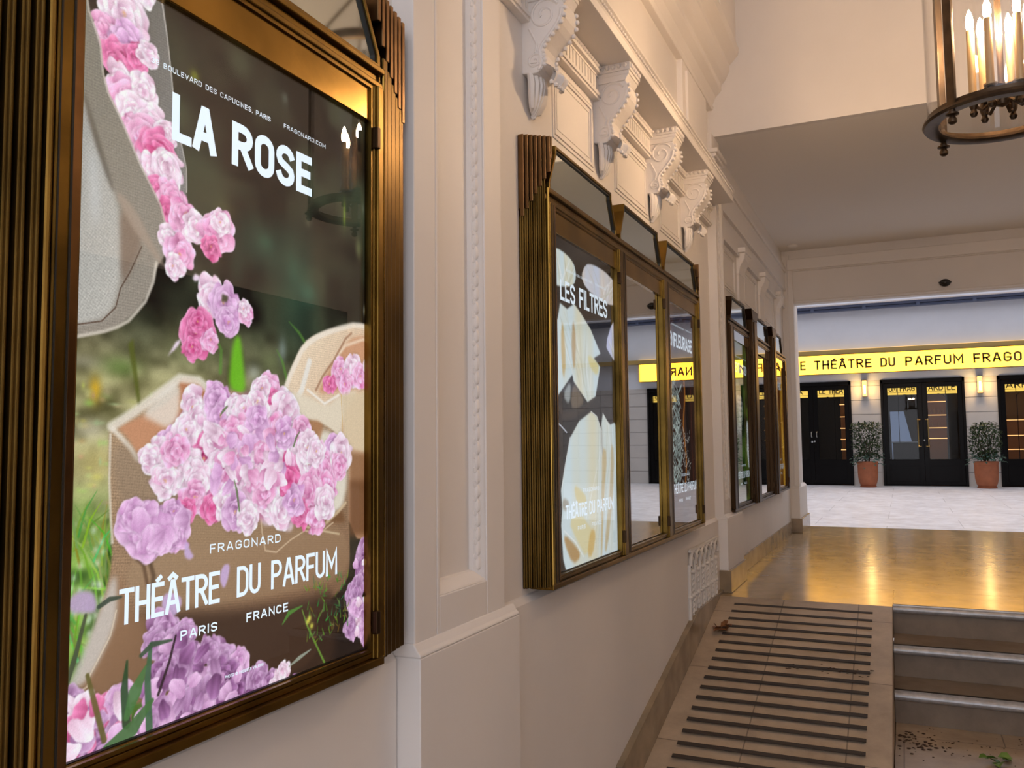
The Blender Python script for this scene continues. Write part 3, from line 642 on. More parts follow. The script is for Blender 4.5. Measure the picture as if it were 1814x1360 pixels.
DOORBLK = mat('black_lacquer', (0.006,0.005,0.005), 0.22, spec=0.1)
GOLD = mat('handle_brass', (0.75,0.52,0.20), 0.25, metal=1.0)
STEEL = mat('handle_steel', (0.6,0.6,0.6), 0.3, metal=1.0)
SIGNY = emit('sign_yellow', (1.0,0.45,0.028), 8.5)
SIGNB = emit('lit_band_yellow', (1.0,0.66,0.12), 1.25)
SIGNL = mat('sign_letter_brown', (0.13,0.075,0.012), 0.6)
def door(n, x0, x1, texts, handle):
    d = thing('door_%d'%n,'black lacquered double shop door','door',((x0+x1)/2,FY,0.5)); d['kind'] = 'structure'
    zt = 2.862
    MB().box(x0,x0+0.055,20.66,20.9,0.5,zt).box(x1-0.055,x1,20.66,20.9,0.5,zt).box(x0,x1,20.66,20.9,2.775,zt).box(x0,x1,20.68,20.9,0.5,0.52).build('door_frame', DOORBLK, d, bevel=0.006)
    xm = (x0+x1)/2
    for i,(a,b) in enumerate(((x0+0.057,xm-0.003),(xm+0.003,x1-0.057))):
        ga,gb = a+0.088,b-0.088 ; ga = a+0.085 if i == 0 else a+0.100; gb = b-0.100 if i == 0 else b-0.085
        lf = MB().ring([(0,0)]*0 or [(a,0.525),(b,0.525),(b,2.77),(a,2.77)],[(ga,1.085),(gb,1.085),(gb,2.672),(ga,2.672)],0,1)
        # ring() builds in the y-z plane; turn it into the facade plane
        lf.v = [(p[1],20.70+0.045*p[0],p[2]) for p in lf.v]
        leaf = lf.build('door_leaf', DOORBLK, d, bevel=0.004)
        pn = MB()
        for (z0,z1) in ((0.60,0.97),):
            pn2 = MB().ring([(ga-0.01,z0),(gb+0.01,z0),(gb+0.01,z1),(ga-0.01,z1)],[(ga+0.02,z0+0.03),(gb-0.02,z0+0.03),(gb-0.02,z1-0.03),(ga+0.02,z1-0.03)],0,1)
            pn.add([(p[1],20.685+0.02*p[0],p[2]) for p in pn2.v], pn2.f)
        s_ = MB().ring([(ga-0.012,1.073),(gb+0.012,1.073),(gb+0.012,2.684),(ga-0.012,2.684)],[(ga+0.003,1.088),(gb-0.003,1.088),(gb-0.003,2.669),(ga+0.003,2.669)],0,1)
        pn.add([(p[1],20.688+0.02*p[0],p[2]) for p in s_.v], s_.f)
        pn.build('panel_moulding', DOORBLK, leaf, bevel=0.003)
        MB().box(ga,gb,20.715,20.721,1.085,2.672).build('glass', SHOPGL, leaf)
        mu = MB(); mx_ = ga+(gb-ga)*(0.36 if i == 0 else 0.62)
        mu.box(mx_-0.006,mx_+0.006,20.735,20.75,1.085,2.45); mu.tube([(mx_+(-0.16 if i else 0.16)*(1-math.cos(t_)),20.742,2.40+0.12*math.sin(t_)) for t_ in [math.pi*j/16 for j in range(9)]],0.006,5)
        mu.build('muntin', DOORBLK, leaf)
        body,yy0 = texts[i]
        MB().box(ga-0.01,gb+0.01,20.80,20.81,2.520,2.70).build('lit_band', SIGNB, leaf)
        if body:
            lw = MB(); word(lw, body, ga+0.03, gb-0.03 if len(body) > 3 else gb-0.12, 2.592, 2.735, 'y', 20.797, 0.14, 0.2)
            lw.box(ga-0.01,gb+0.01,20.797,20.799,2.566,2.572); lw.box(mx_-0.012,mx_+0.002,20.796,20.799,2.52,2.70)
            lw.build('band_lettering', SIGNL, leaf)
    hd = MB(); 
    if handle == 'bar':
        for hx in (xm-0.105,xm+0.095):
            hd.tube([(hx,20.63,1.35),(hx,20.63,1.975)],0.013,8)
            for zz in (1.37,1.955): hd.tube([(hx,20.63,zz),(hx,20.70,zz)],0.010,8); hd.ball((hx,20.63,zz),0.02,8,6); hd.tube([(hx,20.63,zz),(hx+(0.05 if hx<xm else -0.05),20.66,zz)],0.009,6)
        hd.build('pull_handle', GOLD, d, smooth=True)
    else:
        for hx in (xm-0.055,xm+0.055):
            hd.tube([(hx+0.015,20.69,1.60),(hx,20.66,1.605),(hx,20.65,1.66),(hx,20.66,1.715),(hx+0.015,20.69,1.72)],0.011,6)
        hd.ball((xm-0.045,20.68,1.49),0.026,10,8); hd.build('pull_handle', STEEL, d, smooth=True)
    MB().ball((xm+0.01,20.685,1.50),0.022,8,6).build('lock', STEEL, d, smooth=True)
    return d
door(1,-2.66,-1.018,(('NA',0),('LE THÉA',0)),'small')
door(2,-0.402,1.272,(('UM FRAG',0),('ARD LE',0)),'bar')
door(3,1.886,3.57,(('ARFU',0),('M FRAG',0)),'small')

# dim shop interior behind the doors
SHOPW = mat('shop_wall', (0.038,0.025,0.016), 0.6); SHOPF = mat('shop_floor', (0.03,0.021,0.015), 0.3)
SHELF = mat('shop_oak', (0.55,0.25,0.07), 0.5); SHLIT = emit('shelf_light', (1.0,0.50,0.18), 2.2)
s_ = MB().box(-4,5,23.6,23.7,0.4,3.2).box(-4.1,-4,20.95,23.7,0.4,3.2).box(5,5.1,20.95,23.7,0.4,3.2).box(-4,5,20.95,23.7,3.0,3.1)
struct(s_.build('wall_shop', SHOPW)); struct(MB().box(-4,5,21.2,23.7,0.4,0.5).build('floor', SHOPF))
def shelf(label, x0, x1, y, zs, back):
    t = thing('lit_shelf', label, 'shelf', ((x0+x1)/2,y,0.5), 'lit shop shelving')
    MB().box(x0,x1,y+0.28,y+0.30,0.5,2.6).build('shelf_back', back, t)
    for z in zs:
        MB().box(x0,x1,y,y+0.29,z,z+0.025).build('shelf_board', SHELF, t)
        MB().box(x0,x1,y-0.004,y+0.012,z-0.015,z).build('light_strip', SHLIT, t)
    return t
shelf('amber lit shelf unit seen through the door behind the first potted shrub',-1.36,-1.10,22.2,(1.30,1.55,1.82,2.1,2.4),SHELF)
shelf('amber lit shelf unit seen through the centre door, with small bottles',0.58,0.98,22.4,(1.55,1.80,2.10,2.42),SHELF)
shelf('amber lit shelf unit seen through the door behind the second potted shrub',2.10,2.62,22.3,(1.28,1.60,1.95),SHELF)
BOT = mat('bottle_amber', (0.65,0.35,0.12), 0.2)
for k in range(6):
    z0 = 2.125 if k < 4 else 1.825; x = 0.63+0.09*k if k < 4 else 0.66+0.15*(k-4)
    tag(MB().lathe([(0.0005,z0),(0.026,z0),(0.028,z0+0.06),(0.024,z0+0.09),(0.009,z0+0.10),(0.009,z0+0.125),(0.012,z0+0.126),(0.012,z0+0.145),(0.0005,z0+0.146)],x,22.5,10).build('perfume_bottle', BOT, smooth=True),'small amber bottle on the lit shelf behind the centre door','bottle','bottles behind the centre door')
# drape given an added pale blue glow, and a dark counter behind the left leaf of the centre door
DRP = mat('blue_grey_drape', (0.42,0.47,0.58), 0.7)
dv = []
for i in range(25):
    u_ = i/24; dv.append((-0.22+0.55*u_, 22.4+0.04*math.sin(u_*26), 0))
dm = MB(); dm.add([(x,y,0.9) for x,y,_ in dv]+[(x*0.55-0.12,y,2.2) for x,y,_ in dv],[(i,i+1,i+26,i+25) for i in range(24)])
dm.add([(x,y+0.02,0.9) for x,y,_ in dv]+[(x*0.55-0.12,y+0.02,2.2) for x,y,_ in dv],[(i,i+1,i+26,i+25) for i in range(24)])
tag(dm.build('glowing_drape', emit('drape_glow',(0.17,0.22,0.34),0.8), smooth=True),'drape with an added pale blue glow behind the glass of the centre door','drape')
ct = thing('shop_counter','dark counter with a pale top behind the centre shop door','counter',(0.2,21.8,0.5))
MB().box(-0.2,0.34,21.7,21.95,0.5,1.45).build('counter_body', DOORBLK, ct, bevel=0.01)
MB().box(-0.22,0.36,21.68,21.97,1.45,1.475).build('counter_top', DRP, ct, bevel=0.004)

# illuminated sign
sg = thing('illuminated_sign','long yellow lit sign with brown capitals across the courtyard facade','sign',(0.7,20.6,3.04))
MB().box(-2.55,3.70,20.52,20.69,3.035,3.458).build('sign_box', SIGNY, sg)
MB().box(-2.57,3.72,20.50,20.70,3.458,3.47).box(-2.57,3.72,20.505,20.70,3.025,3.036).box(-2.57,-2.55,20.50,20.70,3.025,3.47).box(3.70,3.72,20.50,20.70,3.025,3.47).build('sign_frame', mat('sign_frame_gold',(0.42,0.27,0.06),0.35,metal=0.8), sg)
def sw(b,x0,x1):
    lw = MB(); word(lw,b,x0*0.9918,x1*0.9918,1.5+(3.152-1.5)*0.9918,1.5+(3.366-1.5)*0.9918,'y',20.515,0.19,0.30); lw.build('sign_lettering', SIGNL, sg)
sw('LE',-2.235,-1.97); sw('THÉÂTRE',-1.785,-0.556); sw('DU',-0.378,-0.069); sw('PARFUM',0.13,1.278); sw('FRAGONARD',1.464,3.15)
struct(MB().box(-9,11,20.53,20.70,3.475,3.575).build('trim_sign_cornice', mat('ochre_trim',(0.46,0.30,0.09),0.5)))
tag(MB().box(-2.6,3.75,20.60,20.69,3.576,3.592).build('light_strip', emit('warm_strip',(1.0,0.62,0.22),1.3)),'thin warm light strip running along the top of the yellow sign','light')
# wall lamps
LAMPG = emit('lamp_glass',(1.0,0.60,0.16),2.6); LAMPC = emit('lamp_core',(1.0,0.80,0.42),6.0)
for x,l in ((-0.721,'glowing rectangular wall lamp above the first potted shrub'),(1.562,'glowing rectangular wall lamp above the second potted shrub')):
    w = thing('wall_lamp', l, 'lamp', (x,20.63,2.49), 'rectangular wall lamps on the facade')
    MB().box(x-0.045,x+0.045,20.58,20.672,2.505,2.855).build('lamp_shade', LAMPG, w, bevel=0.01)
    MB().box(x-0.02,x+0.02,20.572,20.583,2.56,2.75).build('lamp_core', LAMPC, w, bevel=0.006)
    MB().box(x-0.052,x+0.052,20.57,20.70,2.855,2.868).box(x-0.052,x+0.052,20.57,20.70,2.492,2.505).box(x-0.04,x+0.04,20.672,20.70,2.49,2.87).build('lamp_frame', GOLD, w)
    L = bpy.data.lights.new('lamp_glow','POINT'); L.energy = 9; L.color = (1,0.62,0.2); L.shadow_soft_size = 0.05
    lo = bpy.data.objects.new('lamp_glow', L); COL.objects.link(lo); lo.location = (0,-0.13,0.19); lo.parent = w
# potted shrubs
TERRA = mat('terracotta', (0.43,0.135,0.055), 0.65, noise=0.2, nscale=8); SOIL = mat('soil',(0.03,0.02,0.012),0.9); BARK = mat('bark',(0.09,0.06,0.04),0.8)
def leafmat(name, c1, c2):
    m = mat(name, c1, 0.38, spec=0.3); nt = m.node_tree; g_ = nt.nodes.new('ShaderNodeNewGeometry'); r_ = nt.nodes.new('ShaderNodeValToRGB')
    r_.color_ramp.elements[0].color = (*c1,1); r_.color_ramp.elements[1].color = (*c2,1); r_.color_ramp.elements[1].position = 0.95
    nt.links.new(g_.outputs['Random Per Island'], r_.inputs[0]); nt.links.new(r_.outputs[0], nt.nodes['Principled BSDF'].inputs['Base Color']); return m
LEAF = leafmat('laurel_leaf',(0.012,0.028,0.010),(0.075,0.115,0.045)); IVY = leafmat('ivy_leaf',(0.02,0.05,0.035),(0.12,0.22,0.16))
def leaf(mb, p, d, up, L, w):
    d = d.normalized(); s = d.cross(up)
    if s.length < 1e-3: s = Vector((1,0,0))
    s.normalize(); n = s.cross(d)
    q = [p, p+d*L*0.35+s*w-n*w*0.0+n*w*0.35, p+d*L*0.75+s*w*0.75+n*w*0.3, p+d*L-n*w*0.3, p+d*L*0.75-s*w*0.75+n*w*0.3, p+d*L*0.35-s*w+n*w*0.35, p+d*L*0.4, p+d*L*0.75]
    mb.add(q, [(0,1,6),(1,2,7,6),(2,3,7),(3,4,7),(4,5,6,7),(5,0,6)])
def pot_plant(cx, cy, label, R, shape, seed):
    rnd = random.Random(seed); t = thing('potted_shrub', label, 'potted plant', (cx,cy,0.5), 'potted shrubs between the doors')
    pf = [(0.0005,0.522),(R*0.70,0.522),(R*0.76,0.54),(R*0.88,0.60),(R*0.97,0.70),(R*1.0,0.82),(R*1.0,0.985),(R*1.035,0.99),(R*1.045,1.0),(R*1.045,1.045),(R*1.02,1.057),(R*0.93,1.057),(R*0.93,1.02),(0.0005,1.02)]
    MB().lathe(pf,cx,cy,40).build('pot', TERRA, t, smooth=True)
    MB().lathe([(0.0005,0.5),(R*0.80,0.5),(R*0.84,0.528),(R*0.80,0.53),(R*0.72,0.521),(0.0005,0.521)],cx,cy,32).build('saucer', TERRA, t, smooth=True)
    MB().lathe([(0.0005,1.022),(R*0.92,1.022),(R*0.9,1.035),(0.0005,1.04)],cx,cy,24).build('soil', SOIL, t)
    st = MB()
    for k in range(7):
        a = k*0.9; st.tube([(cx+0.03*math.cos(a),cy+0.03*math.sin(a),1.02),(cx+0.08*math.cos(a),cy+0.08*math.sin(a),1.3),(cx+0.15*math.cos(a+0.3),cy+0.15*math.sin(a+0.3),1.62)],[0.012,0.009,0.005],6)
    st.build('stem', BARK, t, smooth=True)
    fo_ = MB()
    for k in range(1500):
        while True:
            u = Vector((rnd.uniform(-1,1),rnd.uniform(-1,1),rnd.uniform(-1,1)))
            rr = max(abs(u.x)**2.6+abs(u.y)**2.6,0)**(1/2.6) if shape == 'box' else math.hypot(u.x,u.y)
            lim = 1.0 if shape == 'box' else math.sqrt(max(0,1-0.75*max(0,abs(u.z)-0.25)**2*1.6))
            if rr < lim and (rr > 0.5*lim or abs(u.z) > 0.6 or rnd.random() < 0.25): break
        sx_,sz_,zc = (0.285,0.37,1.53) if shape == 'box' else (0.285,0.375,1.48)
        p = Vector((cx+u.x*sx_*(1.0 if u.z > -0.6 else 0.86),cy+u.y*0.25,zc+u.z*sz_))
        d = Vector((u.x+rnd.uniform(-.8,.8),u.y+rnd.uniform(-.8,.8),rnd.uniform(-.9,.9)))
        leaf(fo_,p,d,Vector((rnd.uniform(-.4,.4),rnd.uniform(-.4,.4),1)),rnd.uniform(0.045,0.08),rnd.uniform(0.011,0.018))
    fo_.build('foliage', LEAF, t)
    iv = MB()
    for k in range(150):
        a = rnd.uniform(0,2*math.pi); r = R*rnd.uniform(0.7,1.55); drop = max(0,(r-R)*rnd.uniform(0.2,1.6))
        p = Vector((cx+r*math.cos(a),cy+r*0.9*math.sin(a),1.12+rnd.uniform(-0.03,0.12)-drop))
        if shape == 'box' and math.cos(a) < -0.2 and rnd.random() < 0.5: p.z -= rnd.uniform(0,0.15)
        if math.hypot(p.x-cx,p.y-cy) < R*1.08 and p.z < 1.07: p.z = 1.09
        leaf(iv,p,Vector((math.cos(a)+rnd.uniform(-.5,.5),math.sin(a)+rnd.uniform(-.5,.5),rnd.uniform(-.5,.2))),Vector((0,0,1)),rnd.uniform(0.06,0.085),rnd.uniform(0.025,0.036))
    iv.build('trailing_ivy', IVY, t)
pot_plant(-0.703,20.05,'box-clipped shrub with trailing ivy in a terracotta pot, nearer the passage wall',0.205,'box',3)
pot_plant(1.560,20.05,'rounder leafy shrub in a terracotta pot, farther from the passage wall',0.222,'round',8)

# fallen leaves
DRY = mat('dry_leaf',(0.26,0.10,0.03),0.7,noise=0.4,nscale=60)
def curled(cx, cy, zf, n, sc, seed, name, material, label):
    rnd = random.Random(seed); mb = MB()
    for k in range(n):
        a = rnd.uniform(0,6.28); p = Vector((cx+rnd.uniform(-1,1)*sc,cy+rnd.uniform(-.6,.6)*sc,zf(cy)+rnd.uniform(0.006,0.03)))
        leaf(mb,p,Vector((math.cos(a),math.sin(a),rnd.uniform(-0.1,0.5))),Vector((rnd.uniform(-.6,.6),rnd.uniform(-.6,.6),1)),rnd.uniform(0.05,0.085),rnd.uniform(0.016,0.03))
    return tag(mb.build(name, material), label, 'leaf')
curled(-1.02,5.19,rz,9,0.05,4,'dried_leaf',DRY,'crumpled brown dried leaf on the ramp beside the skirting')
curled(0.36,4.62,lambda y:0.0,7,0.055,9,'fallen_leaf',leafmat('fresh_leaf',(0.05,0.11,0.012),(0.16,0.26,0.05)),'green fallen leaf lying on the floor below the steps')
DIRT = mat('dirt',(0.06,0.03,0.015),0.9); rnd = random.Random(5); db = MB()
for k in range(60):
    x,y = rnd.gauss(0.0,0.06),rnd.gauss(4.76,0.07)
    if x < -0.075: x = -0.07
    db.ball((x,min(y,5.03),0.002),rnd.uniform(0.003,0.010),5,4,(1.3,1,0.35))
for k in range(50): db.ball((rnd.uniform(-0.08,0.5),rnd.uniform(4.5,5.03),0.001),rnd.uniform(0.002,0.005),5,4,(1.3,1,0.4))
tag(db.build('dirt',DIRT),'brown dirt crumbs in the corner of ramp and steps','dirt',kind='stuff')
d2 = MB()
for k in range(34):
    y = rnd.gauss(4.83,0.025); x = rnd.uniform(-0.62,-0.18); d2.ball((x,y,rz(y)+0.0015),rnd.uniform(0.003,0.007),5,4,(1.8,1,0.35))
tag(d2.build('dirt',DIRT),'dark specks scattered across the middle of the ramp','dirt',kind='stuff')
# ---------------------------------------------------------------- backlit posters (printed pictures as colour on a fine grid)
class Art:
    def __init__(s, w, h, seed, col):
        s.w, s.h = w, h; s.a = np.empty((h,w,3), np.float32); s.a[:] = np.array(col)/255.0
        s.r = np.random.default_rng(seed); s.X, s.Y = np.meshgrid(np.arange(w)+0.5, np.arange(h)+0.5)
    def noise(s, cx, cy, seed=0):
        g = np.random.default_rng(seed).random((cy+2,cx+2)); fx = s.X/s.w*cx; fy = s.Y/s.h*cy
        ix = fx.astype(int); iy = fy.astype(int); tx = fx-ix; ty = fy-iy; tx = tx*tx*(3-2*tx); ty = ty*ty*(3-2*ty)
        return (g[iy,ix]*(1-tx)+g[iy,ix+1]*tx)*(1-ty)+(g[iy+1,ix]*(1-tx)+g[iy+1,ix+1]*tx)*ty
    def win(s, x0, x1, y0, y1):
        x0 = max(0,int(x0)); x1 = min(s.w,int(x1)+2); y0 = max(0,int(y0)); y1 = min(s.h,int(y1)+2)
        return None if x1 <= x0 or y1 <= y0 else (slice(y0,y1),slice(x0,x1))
    def blend(s, w, m, c):
        s.a[w] += m[...,None]*(c-s.a[w])
    def poly(s, pts, c, soft=1.0, al=1.0, smooth=0):
        pts = np.array(pts, float)
        for _ in range(smooth):
            q = np.roll(pts,-1,0); pts = np.stack([pts*0.75+q*0.25, pts*0.25+q*0.75],1).reshape(-1,2)
        k = int(soft*2+2)
        w = s.win(pts[:,0].min()-k, pts[:,0].max()+k, pts[:,1].min()-k, pts[:,1].max()+k)
        if w is None: return None
        X, Y = s.X[w], s.Y[w]; acc = np.zeros(X.shape)
        for ox,oy in ((-.25,-.25),(.25,.25)):
            ins = np.zeros(X.shape, bool); x1,y1 = pts[-1]
            for x2,y2 in pts:
                if y1 != y2:
                    ins ^= ((y1 > Y+oy) != (y2 > Y+oy)) & (X+ox < (x2-x1)*(Y+oy-y1)/(y2-y1)+x1)
                x1,y1 = x2,y2
            acc += ins*0.5
        m = acc
        for _ in range(2):
            n = int(round(soft))
            if n < 1: break
            for ax in (0,1):
                p = np.pad(m,[(n,n) if i == ax else (0,0) for i in (0,1)],mode='edge'); cs = np.cumsum(p,axis=ax)
                cs = np.concatenate([np.zeros_like(np.take(cs,[0],ax)),cs],ax); L = m.shape[ax]
                m = (np.take(cs,np.arange(2*n+1,2*n+1+L),ax)-np.take(cs,np.arange(L),ax))/(2*n+1)
        col = c(X,Y) if callable(c) else np.array(c)/255.0
        s.blend(w, m*al, col); return w, m
    def blob(s, x, y, rx, ry, c, al=0.8, ang=0.0):
        w = s.win(x-2.2*max(rx,ry),x+2.2*max(rx,ry),y-2.2*max(rx,ry),y+2.2*max(rx,ry))
        if w is None: return
        dx,dy = s.X[w]-x,s.Y[w]-y; ca,sa = math.cos(ang),math.sin(ang)
        d = ((dx*ca+dy*sa)/rx)**2+((-dx*sa+dy*ca)/ry)**2; s.blend(w, al*np.exp(-d*1.4), np.array(c)/255.0)
    def line(s, pts, wd, c, al=1.0, soft=0.8):
        pts = np.array(pts, float); k = np.max(wd)+3
        w = s.win(pts[:,0].min()-k,pts[:,0].max()+k,pts[:,1].min()-k,pts[:,1].max()+k)
        if w is None: return
        X,Y = s.X[w],s.Y[w]; best = np.full(X.shape,-1e9); n = len(pts)-1
        for i in range(n):
            (x1,y1),(x2,y2) = pts[i],pts[i+1]; L2 = (x2-x1)**2+(y2-y1)**2+1e-9
            t = np.clip(((X-x1)*(x2-x1)+(Y-y1)*(y2-y1))/L2,0,1)
            r = wd if np.isscalar(wd) else wd[i]+(wd[i+1]-wd[i])*t
            best = np.maximum(best, r*0.5-np.hypot(X-x1-t*(x2-x1),Y-y1-t*(y2-y1)))
        s.blend(w, al*np.clip(best/soft+0.5,0,1), np.array(c)/255.0)
    def petal(s, x, y, rx, ry, ang, ci, ce, sh=0.85):
        k = max(rx,ry)*1.35; w = s.win(x-k,x+k,y-k,y+k)
        if w is None: return
        dx,dy = s.X[w]-x,s.Y[w]-y; ca,sa = math.cos(ang),math.sin(ang)
        u = (dx*ca+dy*sa)/rx; v = (-dx*sa+dy*ca)/ry
        th = np.arctan2(v,u); ph = s.r.random()*6.28
        wob = 1+0.10*np.sin(3*th+ph)+0.06*np.sin(5*th+2*ph)
        d = np.hypot(u,v)/wob
        s.a[w] *= (1-0.15*np.clip(1.3-d*1.05,0,1)*np.clip((d-0.75)*4,0,1))[...,None]
        m = np.clip((1-d)*rx*0.55,0,1); t = np.clip(0.5+0.55*u+0.12*np.sin(v*7+ph),0,1)[...,None]
        col = ci*(1-t)+ce*t; rim = (np.clip((d-0.74)*4.5,0,1)*np.clip(u+0.45,0,1))[...,None]
        col = col*(sh+(1.04-sh)*t)+rim*(1-col)*0.26
        s.blend(w, m, np.clip(col,0,1))
    PAL = {'p':((232,120,182),(248,196,228)),'d':((214,66,130),(240,140,190)),'l':((206,134,198),(234,192,230)),'w':((242,176,214),(253,232,246)),'s':((96,44,92),(172,118,172)),'v':((146,84,142),(206,164,206))}
    def rose(s, x, y, r, kind='p', sq=1.0, core=True):
        ci,ce = (np.array(v)/255.0 for v in s.PAL[kind]); g = s.r; a0 = g.random()*6.28; tl = g.random()*3.14; sq = 0.72+0.28*g.random()
        ox,oy = g.normal()*r*0.14, g.normal()*r*0.14
        def put(a, ro, pr, cx, cy, br, q):
            u,v = r*ro*math.cos(a), r*ro*sq*math.sin(a); dx,dy = u*math.cos(tl)-v*math.sin(tl), u*math.sin(tl)+v*math.cos(tl)
            s.petal(cx+dx, cy+dy, r*pr*(0.75+0.4*g.random()), r*pr*(0.8+0.75*g.random()), math.atan2(dy,dx)+g.normal()*0.55, np.clip((ci*(1-q)+ce*q)*br,0,1), np.clip(ce*(0.96+0.1*g.random())+0.015,0,1), 0.78+0.18*g.random())
        for n,ro,pr in ((6,0.60,0.58),(5,0.40,0.50),(4,0.20,0.36)):
            k2 = 1-ro
            for k in range(n):
                a = a0+6.28*(k+g.normal()*0.28)/n; put(a, ro*(0.85+0.3*g.random()), pr, x+ox*k2, y+oy*k2, 0.95+0.14*g.random(), g.random()*0.45)
            a0 += 0.7
        for k in range(3):
            a = g.random()*6.28; d = r*g.uniform(0.2,0.75); c,e = x+d*math.cos(a),y+d*math.sin(a)*sq; b = a+1.57+g.normal()*0.5; L = r*g.uniform(0.12,0.3)
            s.line([(c-L*math.cos(b),e-L*math.sin(b)),(c+0.1*r*math.cos(a),e+0.1*r*math.sin(a)),(c+L*math.cos(b),e+L*math.sin(b))],[0.6,r*0.09,0.6],tuple(np.clip(ce*255+22,0,255)),0.75,1.0)
        for k in range(2):
            s.blob(x+g.normal()*r*0.3,y+g.normal()*r*0.3,r*0.10,r*0.06,tuple(ci*190),0.45,g.random()*3)
        if core:
            for k in range(4): s.blob(x+ox+g.normal()*r*0.06,y+oy+g.normal()*r*0.06,r*0.07,r*0.07,(232,180,120),0.5)
    def weave(s, w, m, amp, ang=0.0, per=3.4):
        X,Y = s.X[w],s.Y[w]; ca,sa = math.cos(ang),math.sin(ang); u = X*ca+Y*sa; v = -X*sa+Y*ca
        t = np.sin(u*6.283/per)*0.5+np.sin(v*6.283/per)+s.r.normal(size=X.shape)*0.9
        s.a[w] = np.clip(s.a[w]*(1+(amp*t*m)[...,None]),0,1)
    def mesh(s, name, y0, y1, z0, z1, x, parent, material):
        w,h = s.w,s.h; yy = np.linspace(y0,y1,w); zz = np.linspace(z1,z0,h); base = np.array(parent['wl'])
        V = np.empty((h,w,3),np.float32); V[...,0] = x-base[0]; V[...,1] = yy[None,:]-base[1]; V[...,2] = zz[:,None]-base[2]
        i = (np.arange(h-1)[:,None]*w+np.arange(w-1)[None,:]).ravel(); F = np.stack([i+w,i+w+1,i+1,i],1).astype(np.int32)
        me = bpy.data.meshes.new(name); me.vertices.add(w*h); me.vertices.foreach_set('co',V.ravel())
        me.loops.add(F.size); me.loops.foreach_set('vertex_index',F.ravel()); me.polygons.add(len(F))
        me.polygons.foreach_set('loop_start',np.arange(len(F),dtype=np.int32)*4)
        me.update(); c = np.clip(s.a,0,1); lin = np.where(c <= 0.04045, c/12.92, ((c+0.055)/1.055)**2.4)
        at = me.color_attributes.new('print','FLOAT_COLOR','POINT'); rgba = np.ones((h,w,4),np.float32); rgba[...,:3] = lin
        at.data.foreach_set('color',rgba.ravel()); me.materials.append(material)
        o = bpy.data.objects.new(name,me); COL.objects.link(o); o.parent = parent; o['wl'] = list(base); return o
def lerp(c1, c2, t): return (np.array(c1)/255.0)*(1-t)[...,None]+(np.array(c2)/255.0)*t[...,None]

# -- the rose harvest
A = Art(560,880,11,(38,33,27)); R_ = np.random.default_rng(77)
n1 = A.noise(7,12,1)*0.6+A.noise(16,26,2)*0.4; V_ = A.Y/A.h; U_ = A.X/A.w
A.a[:] = lerp((30,26,22),(62,66,50),np.clip((n1-0.42)*3,0,1))
g1 = A.noise(6,10,5); t_ = np.clip((g1-0.5)*3,0,1)*np.clip(1-np.abs(V_-0.36)*4,0,1)*0.65
A.a += t_[...,None]*(np.array((52,84,66))/255-A.a)
m_ = np.clip((V_-0.43)*9,0,1)*np.clip(1.3-U_*1.2,0,1)        # sunlit blurred meadow
gn = A.noise(14,40,6)*0.6+A.noise(40,70,7)*0.4
A.a += m_[...,None]*(lerp((96,92,58),(196,190,140),np.clip((gn-0.25)*1.9,0,1))-A.a)
gm = np.clip((V_-0.66)*9,0,1)*np.clip(1.2-U_*2.2,0,1)
gn2 = A.noise(30,60,8)
A.a += gm[...,None]*(lerp((48,86,26),(150,190,90),np.clip((gn2-0.2)*1.6,0,1))-A.a)
dk = np.clip((V_-0.80)*6,0,1)*np.clip((U_-0.25)*2.5,0,1)
A.a += dk[...,None]*(np.array((40,30,26))/255-A.a)
for x,y,rx,ry,c,al in [(300,266,20,16,(70, 110, 84),0.5),(361,296,18,26,(60, 96, 76),0.5),(394,324,22,18,(66, 112, 92),0.55),(245,309,16,30,(56, 84, 66),0.45),(485,180,4,22,(128, 150, 58),0.8),(524,228,10,20,(130, 140, 90),0.6),(339,43,10,12,(110, 120, 106),0.6),(165,79,9,9,(130, 136, 40),0.8),(223,237,22,16,(92, 92, 60),0.5),(541,329,3,10,(190, 196, 170),0.7),(537,158,4,10,(120, 126, 110),0.4),(393,216,8,8,(110, 110, 90),0.5),(30,489,9,16,(226, 176, 40),0.8),(15,459,30,10,(176, 170, 150),0.5),(33,569,30,24,(190, 170, 100),0.5),(25,532,26,14,(214, 206, 190),0.5),(226,418,40,20,(90, 96, 60),0.5),(314,433,24,22,(130, 140, 96),0.5),(280,452,16,14,(196, 204, 196),0.5),(338,415,10,20,(150, 170, 170),0.5),(21,636,20,30,(120, 170, 70),0.5),(159,432,40,26,(140, 146, 100),0.4),(63,461,30,14,(110, 150, 70),0.5)]:
    A.blob(x,y,rx,ry,c,al)
for k in range(160):
    x = R_.uniform(0,230); y = R_.uniform(480,660); A.blob(x,y,R_.uniform(2,10),R_.uniform(2,6),(R_.integers(150,235),R_.integers(150,225),R_.integers(90,160)),0.45)
for k in range(60):
    x = R_.uniform(0,60); y = R_.uniform(640,790); a = R_.normal()*0.5
    A.line([(x,y),(x+22*math.sin(a),y-30*math.cos(a)),(x+44*math.sin(a*1.4),y-52*math.cos(a))],[3.2,2.4,0.6],(R_.integers(70,170),R_.integers(130,215),R_.integers(40,110)),0.75)
for k in range(26): A.blob(R_.uniform(0,60),R_.uniform(640,760),4,5,(225,240,230),0.5)
A.poly([(232,478),(235,440),(241,409),(252,400),(260,446),(265,484)],(118,196,44),3,0.9,2)
A.poly([(72,434),(79,427),(92,505),(89,511)],(92,98,40),1,0.8)
for q in ([(357,479),(338,431),(326,416)],[(217,456),(218,427),(206,406)],[(415,425),(375,386),(352,372)]): A.line(q,[6,5,1],(96,150,60),0.6,3)
